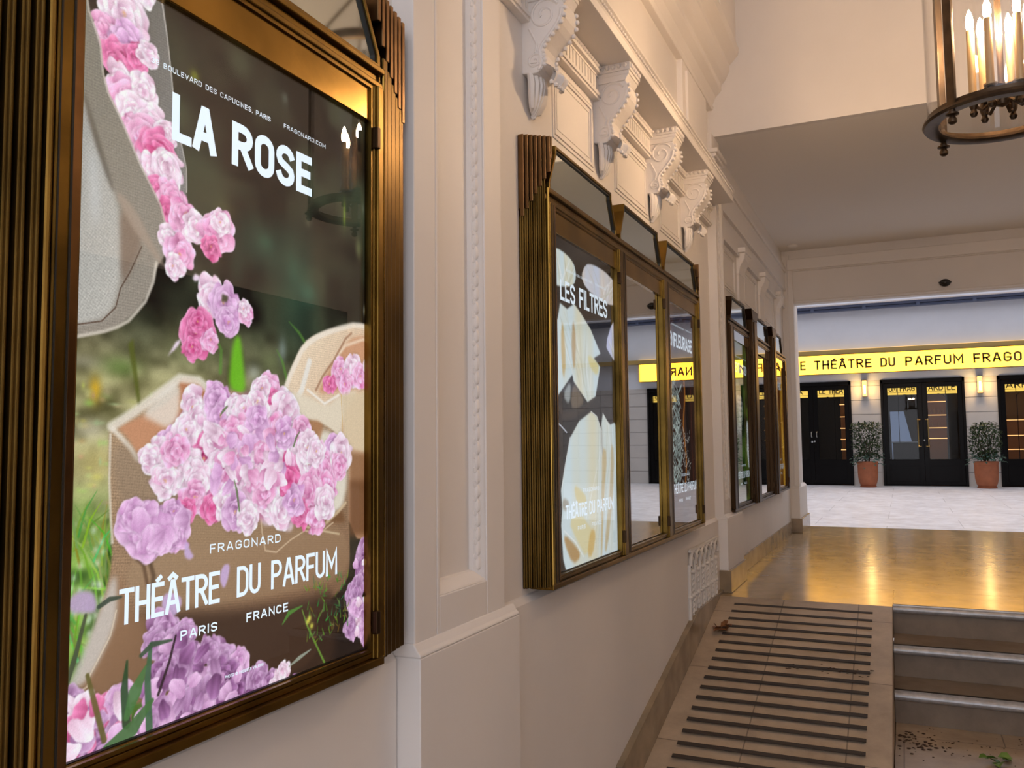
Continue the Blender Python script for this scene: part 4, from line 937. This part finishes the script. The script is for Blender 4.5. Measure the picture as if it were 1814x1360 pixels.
# upper sack: back flap, stream of blossoms, front fold and body
def sackg(c1,c2,x0,x1,y0,y1,k=0.5): return lambda X,Y: lerp(c1,c2,np.clip(((X-x0)/(x1-x0+1e-6))*k+((Y-y0)/(y1-y0))*(1-k),0,1))
w_ = A.poly([(3,18),(107,-37),(119,44),(126,84),(132,125),(142,165),(152,198),(155,226),(153,255),(148,278),(128,282),(83,157)],sackg((112,110,104),(150,148,148),100,190,0,330),1.0,1,1)
A.weave(w_[0],w_[1],0.05); A.line([(107,-8),(119,44),(126,84),(132,125),(142,165),(154,204),(155,233)],2.2,(196,190,184),0.8)
for x,y,r,k in [(43,17,27,'p'),(79,6,23,'w'),(52,52,31,'w'),(34,82,20,'p'),(61,77,24,'l'),(53,109,27,'d'),(73,95,19,'d'),(91,84,17,'w'),(50,135,23,'w'),(63,151,29,'p'),(89,131,21,'w'),(75,163,27,'w'),(69,184,20,'p'),(98,162,23,'w'),(94,191,29,'p'),(119,172,18,'w'),(109,200,28,'d'),(99,220,21,'w'),(123,213,24,'w'),(113,248,19,'d'),(132,246,21,'p'),(128,263,18,'d')]:
    A.rose(x,y,r,k,1.0,r > 24)
A.line([(89,8),(80,61),(86,86),(96,96)],5,(228,214,228),0.5,3)
w_ = A.poly([(-18,29),(0,20),(10,67),(25,96),(30,130),(37,150),(53,171),(69,196),(83,219),(100,241),(115,261),(126,293),(129,314),(111,335),(106,356),(93,382),(69,408),(40,424),(-12,437)],sackg((130,127,116),(160,150,138),0,110,150,420,0.25),1.0,1,2)
A.weave(w_[0],w_[1],0.045)
w_ = A.poly([(-14,161),(4,163),(19,206),(46,256),(57,286),(59,325),(59,371),(46,405),(21,416),(-13,423)],sackg((152,156,154),(204,200,192),0,70,60,420,0.3),3,0.9,2); A.weave(w_[0],w_[1],0.045,0.5)
A.poly([(15,201),(25,243),(29,280),(24,320),(17,264)],(214,220,224),6,0.6,2)
A.poly([(4,160),(19,206),(42,257),(51,265),(30,215),(8,161)],(80,74,64),2.5,0.7,1)
A.poly([(56,267),(86,299),(87,316),(73,349),(61,370)],(134,112,96),3,0.7,1)
A.line([(88,317),(73,349),(60,371),(54,394),(36,412),(4,420)],1.6,(92,72,60),0.9)
A.line([(3,31),(10,67),(25,96),(30,130),(37,150),(53,171),(69,196),(83,219),(100,241),(115,261),(126,293),(129,314)],3,(200,192,180),0.75)
A.line([(110,332),(106,356),(95,381),(83,395),(72,407),(57,416),(40,423),(1,434)],4,(228,218,204),0.75,2.5)
A.poly([(51,265),(72,296),(97,317),(114,331),(126,337),(108,315),(78,274),(55,260)],(170,152,136),2,0.8,1)
# falling blossoms
for x,y,r,k in [(130,300,18,'w'),(151,273,24,'p'),(145,314,24,'p'),(168,277,20,'w'),(138,333,15,'w'),(205,273,28,'p'),(196,296,16,'d'),(215,258,17,'w'),(200,359,25,'w'),(225,366,27,'l'),(231,388,20,'l'),(264,372,15,'p'),(259,365,11,'w'),(179,409,29,'d'),(176,395,16,'d'),(172,431,16,'d'),(198,418,15,'p')]:
    A.rose(x,y,r,k)
for q in ([(171,334),(178,335),(179,341),(171,344),(167,340)],[(129,444),(142,424),(151,419),(146,428)]): A.poly(q,(240,220,238),0.6)
A.poly([(218,352),(230,354),(227,362),(217,363)],(70,70,40),1,0.8)
# sack at the back on the right
w_ = A.poly([(338,480),(353,446),(375,411),(395,392),(435,375),(486,362),(517,353),(583,352),(583,715),(500,697),(473,562),(364,512)],sackg((236,214,186),(196,150,116),380,560,420,700,0.4),1.2,1,1); A.weave(w_[0],w_[1],0.04)
A.poly([(416,476),(436,449),(457,421),(499,381),(533,372),(583,372),(583,449),(472,465)],(206,148,112),3,0.8,1)
for q,c,wd in (([(344,472),(355,450),(369,429),(380,412),(395,399),(417,387),(442,377),(476,366),(509,357),(533,355),(557,357)],(246,236,222),9),([(457,421),(489,393),(533,379),(566,373)],(248,226,200),5),([(415,468),(432,445),(457,421),(489,382),(505,371)],(140,92,66),3),([(363,495),(382,469),(399,426)],(240,240,236),10)): A.line(q,wd,c,0.75,4)
for x,y,r,k in [(472,438,21,'p'),(510,430,24,'w'),(533,441,22,'p'),(558,422,21,'w'),(450,457,16,'d'),(490,455,20,'p')]: A.rose(x,y,r,k)
A.poly([(338,472),(395,477),(443,492),(472,473),(533,461),(480,509),(480,554),(416,528),(364,512)],(232,220,198),3,0.9,1)
A.poly([(481,473),(583,458),(583,573),(487,554)],sackg((222,202,170),(190,158,122),500,560,620,720),2,0.9); A.poly([(500,563),(583,568),(583,639),(503,617)],(140,98,66),4,0.8)
A.poly([(500,608),(583,611),(583,701),(500,697)],(112,74,48),5,0.85); A.line([(478,473),(481,509),(481,536)],1.6,(214,176,110),0.8)
A.line([(395,469),(436,488),(472,473)],4,(250,246,238),0.8,3)
# main sack
SK = [(48,538),(52,527),(84,509),(120,484),(148,467),(178,468),(195,480),(248,477),(303,497),(376,511),(416,515),(458,527),(490,554),(500,590),(498,652),(503,706),(501,759),(474,781),(419,797),(419,896),(13,830),(-4,831),(25,786),(43,730),(58,683),(52,620)]
w_ = A.poly(SK,sackg((176,148,118),(126,94,70),60,520,560,800,0.35),1.2,1,2); A.weave(w_[0],w_[1],0.075,0.12)
A.poly([(57,531),(88,518),(125,504),(151,482),(153,517),(134,545),(118,558),(103,568),(85,558),(73,538)],(206,148,112),2,0.9,1)
A.poly([(148,467),(178,468),(195,480),(199,491),(179,520),(152,531),(149,489)],(196,132,96),2,0.9,1)
A.line([(52,529),(84,511),(120,487),(149,468),(180,469),(199,480)],11,(240,232,218),0.8,5)
A.poly([(124,484),(149,470),(150,514),(134,531),(108,521),(92,515)],(240,234,224),3,0.75,1)
A.line([(54,532),(65,541),(79,554),(87,565),(101,572),(122,582),(149,597)],6,(244,236,222),0.75,4)
A.line([(51,538),(51,589),(54,633),(57,658)],3,(240,232,216),0.7,2)
A.poly([(54,551),(73,548),(93,568),(136,592),(153,607),(163,628),(95,623),(67,621),(57,589)],(150,130,110),5,0.55,1)
A.poly([(416,528),(458,531),(487,562),(497,607),(482,655),(445,665),(437,614),(416,562)],(238,232,216),4,0.9,1)
A.poly([(384,515),(430,514),(433,532),(410,562),(396,553)],(178,128,90),2,0.8,1)
A.poly([(438,661),(481,651),(491,674),(459,671)],(120,84,56),3,0.8); A.line([(442,670),(473,655),(491,643)],5,(220,196,160),0.8,3)
A.poly([(163,628),(251,631),(305,642),(365,660),(459,675),(497,697),(501,750),(418,764),(232,756),(98,743),(69,684)],sackg((172,146,116),(150,118,88),60,520,640,800),3,0.6,1)
A.poly([(294,641),(347,645),(368,663),(359,678),(329,664),(297,661)],(226,206,214),2,0.85,1)
A.line([(163,629),(210,627),(251,631)],3,(206,186,156),0.8,2); A.line([(365,663),(417,678),(474,690)],3,(226,206,170),0.7,2)
A.poly([(71,741),(139,750),(263,768),(392,776),(474,772),(461,906),(255,899),(142,853),(131,779)],(62,44,34),8,0.88,1)
A.poly([(25,786),(48,718),(69,691),(82,743),(139,754),(166,786),(85,838),(13,830)],sackg((158,122,92),(120,88,64),0,120,740,880),4,0.85,1)
A.poly([(43,730),(62,686),(66,731),(60,757),(36,795),(25,804),(2,809),(15,784)],(206,198,190),3,0.9,1); A.line([(64,734),(57,760),(32,797),(29,808),(4,816)],2,(230,214,190),0.7)
A.line([(76,666),(100,688),(107,715)],5,(82,58,42),0.6,3); A.line([(108,683),(115,703),(112,723)],6,(66,48,34),0.6,4)
A.line([(296,641),(299,669),(306,696),(329,701),(359,687),(391,677),(424,685),(459,671)],2.4,(216,190,160),0.75)
# heap of blossoms in the main sack
heap = [(135,551,19,'l'),(122,558,17,'w'),(110,568,16,'w'),(174,502,20,'w'),(184,520,19,'w'),(212,490,21,'l'),(223,515,21,'l'),(248,499,18,'w'),(264,510,21,'w'),(309,474,24,'p'),(315,491,19,'d'),(294,474,16,'w'),(339,488,16,'w'),(276,529,26,'p'),(238,537,22,'p'),(345,508,28,'w'),(327,533,27,'p'),(364,536,25,'w'),(383,561,22,'w'),(161,552,24,'p'),(194,559,24,'d'),(171,576,21,'w'),(144,579,23,'w'),(127,592,19,'w'),(208,545,20,'w'),(229,574,28,'w'),(271,560,26,'p'),(255,597,27,'w'),(305,584,23,'d'),(288,614,23,'w'),(340,577,22,'w'),(358,602,29,'d'),(403,578,25,'w'),(417,604,24,'p'),(458,558,23,'l'),(377,536,22,'p'),(396,553,20,'w'),(345,532,21,'l'),(437,588,22,'p'),(416,562,19,'w'),(286,498,20,'w'),(287,518,20,'l'),(161,534,17,'w'),(143,558,18,'p'),(444,614,21,'p'),(229,596,21,'p'),(480,567,25,'w'),(473,584,18,'p'),(397,620,25,'p'),(200,609,26,'p'),(181,594,20,'w'),(172,615,20,'p'),(163,631,15,'d'),(205,631,17,'d'),(235,626,22,'w'),(251,638,22,'l'),(272,647,18,'w'),(317,631,22,'w'),(341,649,21,'w'),(305,615,20,'p'),(384,652,20,'d'),(417,663,19,'p'),(438,639,22,'w'),(365,634,21,'l')]
A.poly([(103,558),(134,538),(165,499),(227,489),(303,474),(351,512),(396,549),(437,575),(451,606),(445,657),(397,666),(317,655),(251,645),(172,632),(153,603),(110,581)],(206,128,168),4,0.95,2)
for x,y,r,k in heap: A.rose(x,y,r*1.12,k,1.0,R_.random() < 0.3)
def loose(n, hull, kinds, r0, r1):
    hull = np.array(hull,float)
    for k in range(n):
        w3 = R_.dirichlet((0.6,)*len(hull)); x,y = (hull*w3[:,None]).sum(0)
        ci,ce = (np.array(v)/255.0 for v in A.PAL[kinds[R_.integers(len(kinds))]])
        A.petal(x,y,R_.uniform(r0,r1),R_.uniform(r0,r1)*0.8,R_.uniform(0,6.28),ci*0.5+ce*0.5,np.clip(ce+0.02,0,1),R_.uniform(0.84,0.98))
loose(110,[(113,558),(143,534),(174,497),(227,485),(303,478),(357,516),(403,553),(444,588),(438,639),(391,657),(317,643),(251,638),(176,622),(153,593)],'wwppl',8,17)
for q in ([(255,638),(250,612),(245,597)],[(364,553),(370,540),(377,532)],[(230,500),(223,506),(218,512)]): A.line(q,[3,4,1.5],(104,122,82),0.85)
for x,y,r,k in [(95,646,34,'l'),(85,632,19,'l'),(110,664,22,'l'),(150,644,22,'l'),(146,664,18,'l'),(141,630,15,'l')]: A.rose(x,y,r,k)
for q in ([(164,666),(171,681),(178,688),(169,692),(161,686),(161,676)],[(226,705),(239,705),(237,721),(229,738),(220,722)],[(130,726),(147,727),(161,739),(150,756),(135,756),(127,742)]): A.poly(q,(206,178,222),1.2,0.92,1)
loose(16,[(67,624),(128,619),(163,638),(146,678),(88,677)],'l',10,18)
# shaded blossoms and blades along the bottom
for x,y,r,k in [(542,733,24,'v'),(534,755,22,'s'),(550,775,20,'s'),(519,788,23,'v'),(535,827,29,'w'),(522,811,18,'l'),(547,856,25,'l'),(504,839,18,'v'),(131,769,21,'v'),(119,782,18,'v'),(149,789,19,'v'),(166,779,18,'v'),(224,823,24,'v'),(204,808,18,'v'),(254,837,20,'l'),(234,850,24,'s'),(141,810,23,'v'),(176,822,23,'v'),(124,823,22,'s'),(186,852,25,'v'),(159,865,27,'v'),(215,873,24,'s'),(255,873,23,'s'),(292,868,21,'v'),(276,897,22,'s'),(320,879,18,'v'),(134,884,27,'v'),(169,898,24,'s'),(109,870,23,'v'),(86,888,21,'v'),(344,873,16,'w'),(332,886,14,'w'),(374,893,14,'s'),(16,840,26,'w'),(9,820,20,'v'),(37,843,20,'d'),(55,845,21,'d'),(73,835,21,'l'),(67,869,21,'v'),(27,869,20,'v'),(7,868,20,'l'),(45,887,18,'s'),(419,896,13,'w')]: A.rose(x,y,r,k,1.0,False)
loose(60,[(114,762),(166,772),(276,853),(277,919),(102,899),(124,823)],'vvsl',8,18); loose(26,[(2,815),(77,836),(94,897),(4,879)],'vlwd',9,20); loose(24,[(511,743),(558,712),(559,877),(512,858)],'vlw',6,12)
A.poly([(2,711),(16,704),(33,707),(41,723),(36,733),(3,726)],(190,166,202),2.5,0.95,2)
for q,wd,c in (([(2,804),(14,772),(25,732)],[7,6,4],(70,78,60)),([(41,726),(55,720),(70,720)],[5,6,3],(60,74,62)),([(113,877),(109,819),(113,781)],[10,9,5],(64,104,70)),([(99,791),(115,782),(144,783)],[5,7,3],(62,86,62)),([(81,862),(77,823),(80,793)],[12,10,3],(44,76,44)),([(81,855),(92,830),(106,805)],[8,18,3],(78,124,70)),([(52,871),(40,832),(29,796)],[7,7,5],(104,96,50)),([(56,884),(89,870),(116,846)],[16,18,6],(74,116,66)),([(125,842),(141,807),(150,779)],[4,4,3],(50,36,40)),([(440,880),(399,818),(386,791)],[4,3,2],(110,150,60)),([(343,803),(357,790),(386,785)],[2,7,2],(86,140,60)),([(358,865),(380,858),(406,852)],[2,6,2],(158,166,150))): A.line(q,wd,c,0.9,1.4)
for k in range(90):
    x = R_.uniform(395,500); y = R_.uniform(752,845); a = R_.normal()*0.9
    A.line([(x,y),(x+9*math.sin(a),y-12*math.cos(a))],[2.6,0.8],(R_.integers(40,130),R_.integers(90,165),R_.integers(30,80)),0.8)
for x,y in [(399,810),(408,818),(403,806)]: A.blob(x,y,5,5,(226,224,90),0.9)
A.a = np.clip(A.a*(1+R_.normal(size=(880,560,1))*0.02),0,1)

PRINT = vcol_emit('backlit_print',1.0)
WHITE = emit('backlit_letters',(0.78,0.90,1.0),1.15); WHITE2 = emit('backlit_letters_plain',(0.9,0.95,0.98),0.95)
def poster(label, art, y0, y1, words, pmat=PRINT, hatch=None):
    p = thing('poster', label, 'poster', (-1.108,(y0+y1)/2,1.052), 'backlit posters in the brass cases')
    MB().box(-1.1135,-1.1075,y0,y1,1.052,2.262).build('lightbox', BLACK, p)
    art.mesh('printed_picture', y0, y1, 1.052, 2.262, -1.1070, p, pmat)
    mb = MB()
    for (b,a0,a1,z0,z1,wt,sp) in words: word(mb,b,a0,a1,z0,z1,'x',-1.1064,wt,sp)
    mb.build('lettering', WHITE, p)
    return p
poster('backlit poster of pink roses spilling into burlap sacks, titled LA ROSE', A, 0.858, 1.631,
  [('LA',1.036,1.139,2.0235,2.1065,0.2,0.26),('ROSE',1.178,1.412,2.0235,2.1065,0.2,0.26),('39 BOULEVARD DES CAPUCINES, PARIS',0.990,1.283,2.1395,2.149,0.15,0.25),
   ('FRAGONARD.COM',1.322,1.458,2.1415,2.1505,0.15,0.25),('FRAGONARD',1.138,1.323,1.316,1.332,0.16,0.28),('THÉÂTRE',0.950,1.163,1.228,1.2835,0.135,0.2),
   ('DU',1.205,1.268,1.229,1.284,0.135,0.2),('PARFUM',1.297,1.506,1.229,1.2835,0.135,0.2),('PARIS',1.074,1.158,1.180,1.196,0.18,0.28),('FRANCE',1.231,1.347,1.180,1.1965,0.18,0.28),
   ('PHOTO © ROBERTA VALERIO',1.178,1.278,1.0915,1.097,0.18,0.25)])

def std(o, title, t0, t1):
    d = o-0.858
    return [(title,t0,t1,2.0235,2.1,0.165,0.2),('39 BOULEVARD DES CAPUCINES, PARIS',0.990+d,1.283+d,2.1395,2.149,0.15,0.25),('FRAGONARD.COM',1.322+d,1.458+d,2.1415,2.1505,0.15,0.25),
            ('FRAGONARD',1.138+d,1.323+d,1.316,1.332,0.16,0.28),('THÉÂTRE DU PARFUM',0.950+d,1.506+d,1.229,1.28,0.15,0.2),('PARIS',1.074+d,1.158+d,1.180,1.196,0.18,0.28),('FRANCE',1.231+d,1.347+d,1.180,1.1965,0.18,0.28)]
# -- pleated paper filters
B = Art(300,520,5,(30,27,24)); B.a *= (0.8+0.5*B.noise(5,8,3))[...,None]
def filt(pts, c1=(212,229,234), c2=(226,221,192), sm=1):
    pts = np.array(pts,float); cx = pts[:,0].mean(); wd = np.ptp(pts[:,0])
    f = lambda X,Y: lerp(c1,c2,np.clip(0.35+0.35*np.sin((X-cx)/wd*9+Y*0.004)+0.25*np.sin((X-cx)/wd*23+1),0,1))
    w,m = B.poly(pts,f,0.8,1,sm); keep = B.a[w].copy()
    top = pts[np.argsort(pts[:,1])][:max(4,len(pts)//2)]; bx,by = cx+0.1*wd, pts[:,1].max()-0.04*np.ptp(pts[:,1])
    for k in range(11):
        i,j = B.r.integers(len(top),size=2); t = B.r.random(); e = top[i]*(1-t)+top[j]*t; b0 = np.array((bx+B.r.normal()*wd*0.16,by)); q = (e+b0)/2+np.array((B.r.normal()*wd*0.05,0))
        B.line([tuple(e),tuple(q),tuple(b0)],[1.0,B.r.uniform(2,6),1.0],(250,253,253) if k%2 else (186,186,160),0.42,2.0)
    B.a[w] = keep*(1-m[...,None])+B.a[w]*m[...,None]
filt([(0,25),(36,23),(73,28),(93,40),(93,63),(71,75),(30,82),(-2,84)])
filt([(136,24),(171,17),(226,17),(274,25),(298,37),(296,68),(253,76),(195,74),(137,66),(115,49)],(206,214,232),(222,206,190))
filt([(-2,123),(17,135),(27,108),(55,113),(84,100),(110,110),(155,132),(202,170),(168,181),(198,193),(188,216),(173,247),(136,258),(102,241),(76,227),(72,217),(39,238),(4,260),(-3,219)],sm=0)
for q,c in (([(37,127),(48,198),(35,234),(27,164)],(206,176,118)),([(78,121),(91,156),(81,217),(69,177)],(190,158,110)),([(137,175),(195,189),(183,212),(149,198)],(226,214,150)),([(74,228),(104,243),(123,258),(93,271),(61,270)],(120,104,84)),([(30,252),(67,223),(61,268)],(170,178,178))): B.poly(q,c,1.5,0.85,1)
filt([(266,102),(298,97),(293,185),(248,166),(225,152)],(196,200,232),(222,222,240))
B.poly([(4,266),(38,276),(93,274),(160,253),(187,244),(133,267),(83,285),(37,291)],(70,58,48),2,0.8)
B.line([(5,292),(26,300),(46,309)],2.5,(220,226,240),0.9)
filt([(151,273),(179,281),(195,302),(207,274),(230,287),(244,293),(265,289),(286,303),(308,406),(307,525),(35,520),(25,502),(19,450),(24,425),(20,397),(35,365),(59,317),(97,290)],sm=0)
for q,c in (([(199,332),(227,342),(205,420),(192,520),(184,519),(195,409)],(206,180,128)),([(245,322),(262,342),(251,423),(217,514),(201,512),(234,412)],(196,176,132)),([(201,282),(203,361),(194,312)],(120,112,96)),([(70,391),(102,402),(126,415),(115,437),(82,421)],(224,206,140)),([(31,464),(75,487),(98,507),(62,516),(30,477)],(176,132,70)),([(45,444),(101,440),(134,462),(149,472),(122,515),(84,483)],(226,214,160)),([(139,467),(165,474),(147,514),(122,511)],(214,176,96)),([(29,408),(55,419),(41,431),(24,425)],(150,140,120))): B.poly(q,c,1.8,0.8,1)
for q in ([(151,273),(179,281),(200,307),(196,390)],[(207,274),(232,292),(244,342),(227,441)],[(59,317),(35,365),(23,399)],[(31,460),(75,482),(107,509)]): B.line(q,2,(244,248,246),0.8)
poster('backlit poster of pleated white paper filters, titled LES FILTRES', B, 2.768, 3.537, std(2.768,'LES FILTRES',2.838,3.38))
# -- enfleurage: pale braided strands beside an amber thread
Cc = Art(220,440,9,(40,33,31)); Cc.a[:] = lerp((28,22,22),(70,46,36),Cc.noise(10,2,4)); rr = np.random.default_rng(3)
for k in range(330):
    y = rr.uniform(150,355); x = rr.uniform(20,88)+8*math.sin(y*0.05); s2 = rr.choice((-1,1))
    Cc.line([(x-9*s2,y-7),(x,y+4*rr.normal()*0.3),(x+9*s2,y+8)],[1.5,3.6,1.2],tuple(int(v) for v in np.array((190,205,200))*rr.uniform(0.45,1.15)),0.85)
for y in range(150,365,3): Cc.blob(112+7*math.sin(y*0.045),y,4.5,4,(196,120,50),0.75)
for k in range(70): Cc.line([(rr.uniform(95,140),rr.uniform(200,380))]+[(rr.uniform(95,140),rr.uniform(200,380))][:0]+[(100+rr.uniform(0,40),rr.uniform(200,380))],1.0,(230,230,225),0.06)
for k in range(60):
    x = rr.uniform(90,150); y = rr.uniform(250,370); Cc.line([(x,y),(x+rr.normal()*5,y+rr.normal()*7)],1.6,(236,236,230),0.8)
Cc.line([(165,150),(160,250),(168,360)],2,(150,70,50),0.6)
poster('backlit poster of pale braided flowers, titled ENFLEURAGE, beside the dividing pilaster', Cc, 4.345, 5.10, std(4.345,"L'ENFLEURAGE",4.35,4.96))
# -- green leaves with looping white veins
D_ = Art(200,400,21,(24,40,18)); D_.a[:] = lerp((16,28,12),(70,96,34),np.clip(D_.noise(8,16,2)*1.6-0.3,0,1)); rr = np.random.default_rng(8)
for k in range(90):
    x = rr.uniform(0,200); y = rr.uniform(0,400); a = rr.normal()*0.6; D_.line([(x,y),(x+10*math.sin(a),y-34)],[5,1],(rr.integers(60,150),rr.integers(110,180),rr.integers(20,60)),0.45,2)
for j in range(7):
    for k in range(3):
        cx = 70+10*math.sin(j*0.7); cy = 150+j*13; r = 26-6*k-j*1.2
        if r > 4: D_.line([(cx+r*math.cos(t),cy+r*0.62*math.sin(t)+3*math.sin(3*t)) for t in np.linspace(math.pi*0.95,2.1*math.pi,14)],2.2,(226,232,226),0.85)
D_.poly([(150,190),(166,205),(172,232),(164,250),(176,275),(172,305),(160,325),(150,300),(140,270),(148,240),(143,215)],(232,240,246),1.5,0.95,2)
poster('backlit poster of dark green leaves with looping white lines, on the far case', D_, 6.27, 7.04, std(6.27,"L'EXTRACTION",6.34,6.92))
# -- amber liquid
E_ = Art(180,380,31,(150,80,14)); E_.a[:] = lerp((96,44,10),(250,190,60),np.clip(0.15+0.9*E_.X/180+0.35*np.sin(E_.X*0.09+2.5*E_.noise(4,8,4))-0.2,0,1))
for k in range(26):
    x = rr.uniform(0,180); y = rr.uniform(60,330); E_.line([(x,y),(x+rr.normal()*8,y+50),(x+rr.normal()*12,y+100)],[1,4,1],(255,226,150) if k%2 else (120,54,12),0.55,2)
E_.line([(70,120),(62,200),(76,300),(80,330)],[3,5,4,2],(255,236,190),0.8,2)
poster('backlit poster of glowing amber liquid, on the case farthest down the passage', E_, 8.42, 9.19, std(8.42,'LES ALAMBICS',8.47,9.02))
